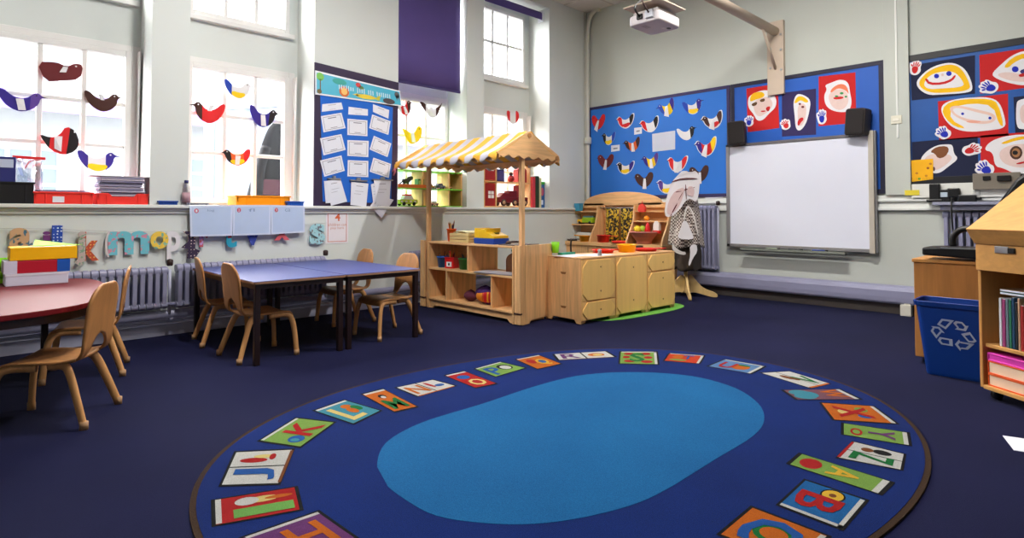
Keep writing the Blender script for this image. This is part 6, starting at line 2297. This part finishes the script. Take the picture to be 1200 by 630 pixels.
MAR = paint(96, 34, 40, rough=.8)
slab('white_apron', 'white apron with dark red piping hanging at the top of the coat stand', 'costume',
     [(-.09, 1.57), (-.03, 1.63), (.06, 1.60), (.15, 1.63), (.19, 1.50), (.17, 1.30), (.13, 1.22), (.07, 1.28), (.0, 1.24), (-.08, 1.12), (-.20, 1.03), (-.27, 1.06), (-.24, 1.28), (-.17, 1.48)], .05, CW, .03, 1,
     [('pink_panel', [(.0, 1.42), (-.03, 1.28), (-.09, 1.15), (-.19, 1.06), (-.24, 1.09), (-.21, 1.25), (-.12, 1.38)], PINKC), ('pink_panel', [(.03, 1.42), (.10, 1.43), (.12, 1.36), (.10, 1.29), (.06, 1.31), (.02, 1.31)], PINKC),
      ('piping', [(-.17, 1.49), (-.03, 1.535), (.15, 1.53), (.15, 1.518), (-.03, 1.52), (-.165, 1.475)], MAR), ('piping', [(.0, 1.45), (.012, 1.45), (.02, 1.26), (.008, 1.26)], MAR), ('piping', [(-.12, 1.36), (.12, 1.42), (.125, 1.41), (-.115, 1.345)], MAR), ('piping', [(.0, 1.38), (-.18, 1.05), (-.195, 1.055), (-.015, 1.39)], MAR)])
slab('cloth_bag', 'white drawstring cloth bag hanging on the front of the coat stand', 'bag', [(-.03, .99), (.02, .99), (.08, .84), (.11, .77), (.04, .755), (-.08, .765), (-.10, .80), (-.06, .90)], .055, CW, .04, 1,
     [('strap', [(-.03, .99), (.0, 1.16), (.05, 1.19), (.11, 1.08), (.17, .80), (.155, .795), (.095, 1.07), (.045, 1.165), (.015, 1.14), (-.01, .99)], paint(214, 208, 204))])
slab('white_scarf', 'crumpled white cloth hanging in a point low on the coat stand', 'costume', [(.05, .68), (.14, .70), (.15, .60), (.09, .52), (.05, .42), (.03, .44), (.06, .56)], .035, CW, .03, 1)
slab('lace_collar', 'small white lace piece at the lower left of the coat stand', 'costume', [(-.17, .72), (-.14, .66), (-.05, .60), (.0, .60), (.0, .56), (-.09, .57), (-.17, .62)], .035, paint(206, 200, 196), .02, 1)
slab('black_cape', 'black cloth panel hanging low at the right of the coat stand', 'costume', [(.12, .60), (.17, .72), (.21, .58), (.19, .40), (.12, .34), (.08, .44)], .02, CK, .03, 1)

# ================================================================== WINDOW SILL TOY HOUSES
def house(name, label, cat, px, y, z0, depth, wood_c, panels):
    x0, zt_ = win(px[0], px[1], y)
    x1, _ = win(px[2], px[1], y)
    t_ = thing(name, label, cat, ((x0 + x1) / 2, y + depth / 2, z0))
    return t_, (x1 - x0) / 2, zt_ - z0


LG = paint(120, 190, 60, rough=.5)
PINE = wood(216, 172, 116, 'Z', var=.1)
t, w, h = house('toy_garage', 'open wooden toy garage with lime green floors on the sill behind the awning', 'toy garage', (467, 198, 542, 242), 6.0, SZL, .26, PINE, None)
for k, z in enumerate((0, .22, h - .012)):
    MB().box(-w, w, -.13, .13, z, z + .014, LG).build('floor_board', t, bevel=.002)
for x in (-w * .28, -w * .12, w * .55, w - .012):
    MB().box(x, x + .016, -.12, .12, .014, h - .012, PINE).build('wall_board', t)
MB().box(w * .55, w, .11, .13, .014, h - .012, PINE).build('back_board', t)
MB().box(-w, -w * .12, -.128, -.116, .234, .275, paint(206, 110, 50)).build('parapet', t)


def toy_car(label, x, y, z, L, body, roof, name='toy_car'):
    t_ = thing(name, label, 'toy', (x, y, z), 0)
    H = L * .30
    MB().prism(rrect(-L / 2, L / 2, H * .25, H * .95, H * .2, 3), -L * .2, L * .2, body, 'xz').build('body', t_, bevel=.004)
    MB().prism([(-L * .28, H * .95), (L * .30, H * .95), (L * .2, H * 1.55), (-L * .2, H * 1.55)], -L * .17, L * .17, roof, 'xz').build('cab', t_, bevel=.004)
    for sx in (-.28, .28):
        for sy_ in (-1, 1):
            MB().tube([(sx * L, sy_ * L * .2 - .008, H * .28), (sx * L, sy_ * L * .2 + .008, H * .28)], H * .28, BLACK, n=12).build('wheel', t_)
    return t_


xq, _ = win(475, 235, 6.08)
tc_ = toy_car('white and lime striped toy ambulance at the foot of the toy garage', xq + .02, 6.08, SZL + .015, .26, paint(190, 214, 60), WHITE, 'toy_ambulance')
for k in range(4):
    MB().box(-.12 + k * .065, -.09 + k * .065, -.056, -.053, .04, .06, paint(226, 226, 226)).build('chequer_patch', tc_)
MB().box(-.05, .05, -.03, .03, .121, .14, RED).build('light_bar', tc_)
xq, _ = win(518, 212, 6.08)
toy_car('small grey toy car on the middle floor of the toy garage', xq - .05, 6.07, SZL + .235, .15, paint(90, 90, 110), paint(60, 60, 80))
toy_car('small yellow toy car beside the grey car in the toy garage', xq - .20, 6.07, SZL + .235, .12, paint(214, 170, 40), paint(150, 120, 40))
toy_car('small tan toy car near the toy garage post', xq + .10, 6.07, SZL + .235, .10, paint(170, 120, 80), paint(110, 70, 50))
xq, _ = win(507, 238, 6.08)
toy_car('little pink toy car on the ground floor of the toy garage', xq, 6.06, SZL + .015, .13, paint(226, 180, 160), WHITE)
xq, _ = win(475, 212, 6.08)
t = thing('toy_dinosaur', 'dark green toy animal on the upper floor of the toy garage', 'toy', (xq, 6.08, SZL + .235))
MB().tube(arc([(-.08, 0, .05), (-.03, 0, .08), (.03, 0, .085), (.07, 0, .12), (.10, 0, .12)], 5), [.008] * 5 + [.03] * 10 + [.025] * 6, paint(40, 50, 40), n=8).build('body', t)
MB().tube([(-.02, .0, .08), (-.02, 0, 0)], .012, paint(40, 50, 40), n=8).tube([(.04, 0, .08), (.04, 0, 0)], .012, paint(40, 50, 40), n=8).build('leg', t)
m = MB().box(xq + .17, xq + .26, 6.05, 6.13, SZL + .235, SZL + .35, paint(56, 120, 60))
m.box(xq + .18, xq + .25, 6.045, 6.05, SZL + .27, SZL + .33, paint(140, 190, 120))
tag(m.build('green_block'), 'green toy block on the upper floor of the toy garage', 'toy')

REDH = paint(150, 30, 26, rough=.5)
t, w, h = house('dolls_house', 'red and pine open dolls house on the sill under the far window', 'dolls house', (567, 178, 622, 243), 5.98, SZL, .30, PINE, None)
for z in (0, h * .46, h - .016):
    MB().box(-w, w, -.15, .15, z, z + .018, PINE).build('floor_board', t, bevel=.002)
for x in (-w, -w * .52, w * .94):
    MB().box(x, x + .02, -.15, .15, .018, h - .016, PINE).build('wall_board', t)
m = MB()
MB().box(-w * .46, -w * .44, .12, .14, .02, h, PINE).build('back_post', t)
for z0q, z1q in ((.02, h * .44), (h * .5, h - .02)):
    W0, W1 = -w + .02, -w * .52
    p_ = MB().box(W0, W1, -.14, -.13, z0q, z1q, REDH).build('red_front', t)
    wn = MB()
    a, b = W0 + (W1 - W0) * .35, W1 - (W1 - W0) * .12
    zc = (z0q + z1q) / 2
    for kx_ in (0, 1):
        for kz in (0, 1):
            wn.box(a + kx_ * (b - a) * .52, a + kx_ * (b - a) * .52 + (b - a) * .44, -.142, -.14, zc - .05 + kz * .055, zc - .05 + kz * .055 + .045, paint(230, 226, 222))
    wn.build('toy_window', p_)
x1h = t.location.x
t2 = thing('blue_toy_frame', 'small blue toy door on the upper floor of the dolls house', 'toy', (x1h - w * .25, 6.02, SZL + h * .46 + .019))
m_ = MB()
for x in (-.06, -.03, .0, .03, .06):
    m_.box(x - .008, x + .008, -.01, .01, 0, .17, paint(50, 40, 110))
m_.box(-.068, .068, -.01, .01, 0, .02, paint(50, 40, 110)).box(-.068, .068, -.01, .01, .15, .17, paint(50, 40, 110)).build('bars', t2)
t2 = thing('red_toy_robot', 'little red toy figure on the upper floor of the dolls house', 'toy', (x1h + w * .2, 6.02, SZL + h * .46 + .019))
MB().lathe([(.03, 0), (.05, .03), (.045, .08), (.02, .09)], REDH, 14).build('body', t2)
MB().ball((0, 0, .115), .03, .03, .028, paint(60, 30, 30)).build('head', t2)
t2 = thing('toy_wardrobe', 'pine toy wardrobe with a window in the dolls house', 'toy', (x1h + w * .66, 6.05, SZL + h * .46 + .019))
MB().prism([(-.09, 0), (.09, 0), (.09, .18), (0, .26), (-.09, .18)], -.05, .05, REDH, 'xz').build('body', t2)
MB().box(-.045, .045, -.055, -.05, .07, .17, paint(226, 220, 224)).build('window', t2)
t2 = thing('toy_fire_engine', 'dark red toy fire engine on the lower floor of the dolls house', 'toy', (x1h + w * .22, 6.02, SZL + .019))
DR = paint(110, 20, 30, rough=.4)
MB().box(-.29, .27, -.07, .07, .05, .13, DR).build('chassis', t2, bevel=.01)
MB().prism([(-.29, .12), (-.10, .12), (-.10, .18), (-.20, .19)], -.065, .065, DR, 'xz').build('bonnet', t2, bevel=.008)
MB().box(-.09, .05, -.06, .06, .13, .22, DR).build('cab', t2, bevel=.008)
MB().box(.08, .16, -.05, .05, .13, .30, paint(140, 30, 40)).build('boiler', t2, bevel=.008)
MB().tube([(.22, 0, .1), (.22, 0, .26)], .03, DR, n=12).build('funnel', t2)
for x in (-.22, .0, .2):
    for s in (-1, 1):
        MB().tube([(x, s * .07 - .01, .05), (x, s * .07 + .01, .05)], .048, paint(60, 30, 30), n=14).tube([(x, s * .075 - .01, .05), (x, s * .075 + .01, .05)], .026, paint(190, 150, 110), n=12).build('wheel', t2)
for k, (a, b, top, c, lab) in enumerate(((624, 627.5, 207, (196, 60, 70), 'thin red picture book next to the dolls house'), (627.5, 632, 206, (34, 60, 40), 'dark green book next to the thin red book on the sill'), (632, 634.5, 208, (206, 196, 150), 'thin cream book leaning on the sill beside the green book'))):
    x0, z1 = win(a, top, 6.0)
    x1, _ = win(b, top, 6.0)
    m = MB().box(x0 + .002, x1 - .002, 6.0, 6.22, SZL, z1, paint(*c, rough=.5))
    m.box(x0 + .006, x1 - .006, 6.004, 6.222, SZL + .004, z1 + .001, PAPER)
    tag(m.build('book', bevel=.002, segs=1), lab, 'book')
x0, z1 = win(632.5, 213, 6.02)
x1 = 6.517
t = thing('game_box', 'blue and green boxed game at the right end of the sill', 'box', ((x0 + x1) / 2, 6.12, SZL))
w, h = (x1 - x0) / 2, z1 - SZL
MB().box(-w, w, -.1, .1, 0, h, paint(40, 90, 150, rough=.4)).build('case', t, bevel=.003)
MB().box(-w - .001, w + .001, -.101, .101, h * .9, h + .001, paint(60, 160, 60)).build('green_top', t)
MB().box(-w * .6, w * .3, -.103, -.1, h * .12, h * .3, paint(210, 220, 236)).prism(ell(0, h * .62, w * .6, h * .16, 14), -.103, -.1, paint(190, 90, 110), 'xz').build('front_print', t)

# dark coat hanging outside the second window --------------------------------
t = thing('hanging_coat', 'dark coat hanging from a peg outside the second window', 'coat', (2.83, 6.98, 1.0))
COAT = paint(16, 16, 22, rough=.9, var=.2)


def coat(u, v):
    a = u * 2 * pi
    k = 1 - v
    w = .05 + .24 * k ** .55 + .03 * k
    return (w * cos(a) - .10 * k, .10 * (.4 + k) * sin(a) * (1 + .15 * sin(5 * a)), 1.18 * v + .02 * sin(4 * a) * k)


MB().grid(coat, 40, 14, COAT).build('coat_body', t, weld=True)
MB().tube(arc([(-.18, -.11, .86), (-.25, -.13, .6), (-.28, -.14, .3)], 6), .055, COAT, n=12).build('sleeve', t)
MB().box(-.24, -.02, -.17, -.155, .30, .48, paint(60, 34, 44, rough=.9)).build('pocket_patch', t, bevel=.004)
t = thing('coat_post', 'white post with a peg outside the second window', 'post', (2.97, 7.22, -.3))
MB().box(-.03, .03, -.03, .03, 0, 3.0, FR).build('post', t)
MB().tube([(0, -.03, 2.46), (-.13, -.24, 2.485)], .012, STEEL, n=8).build('peg', t)
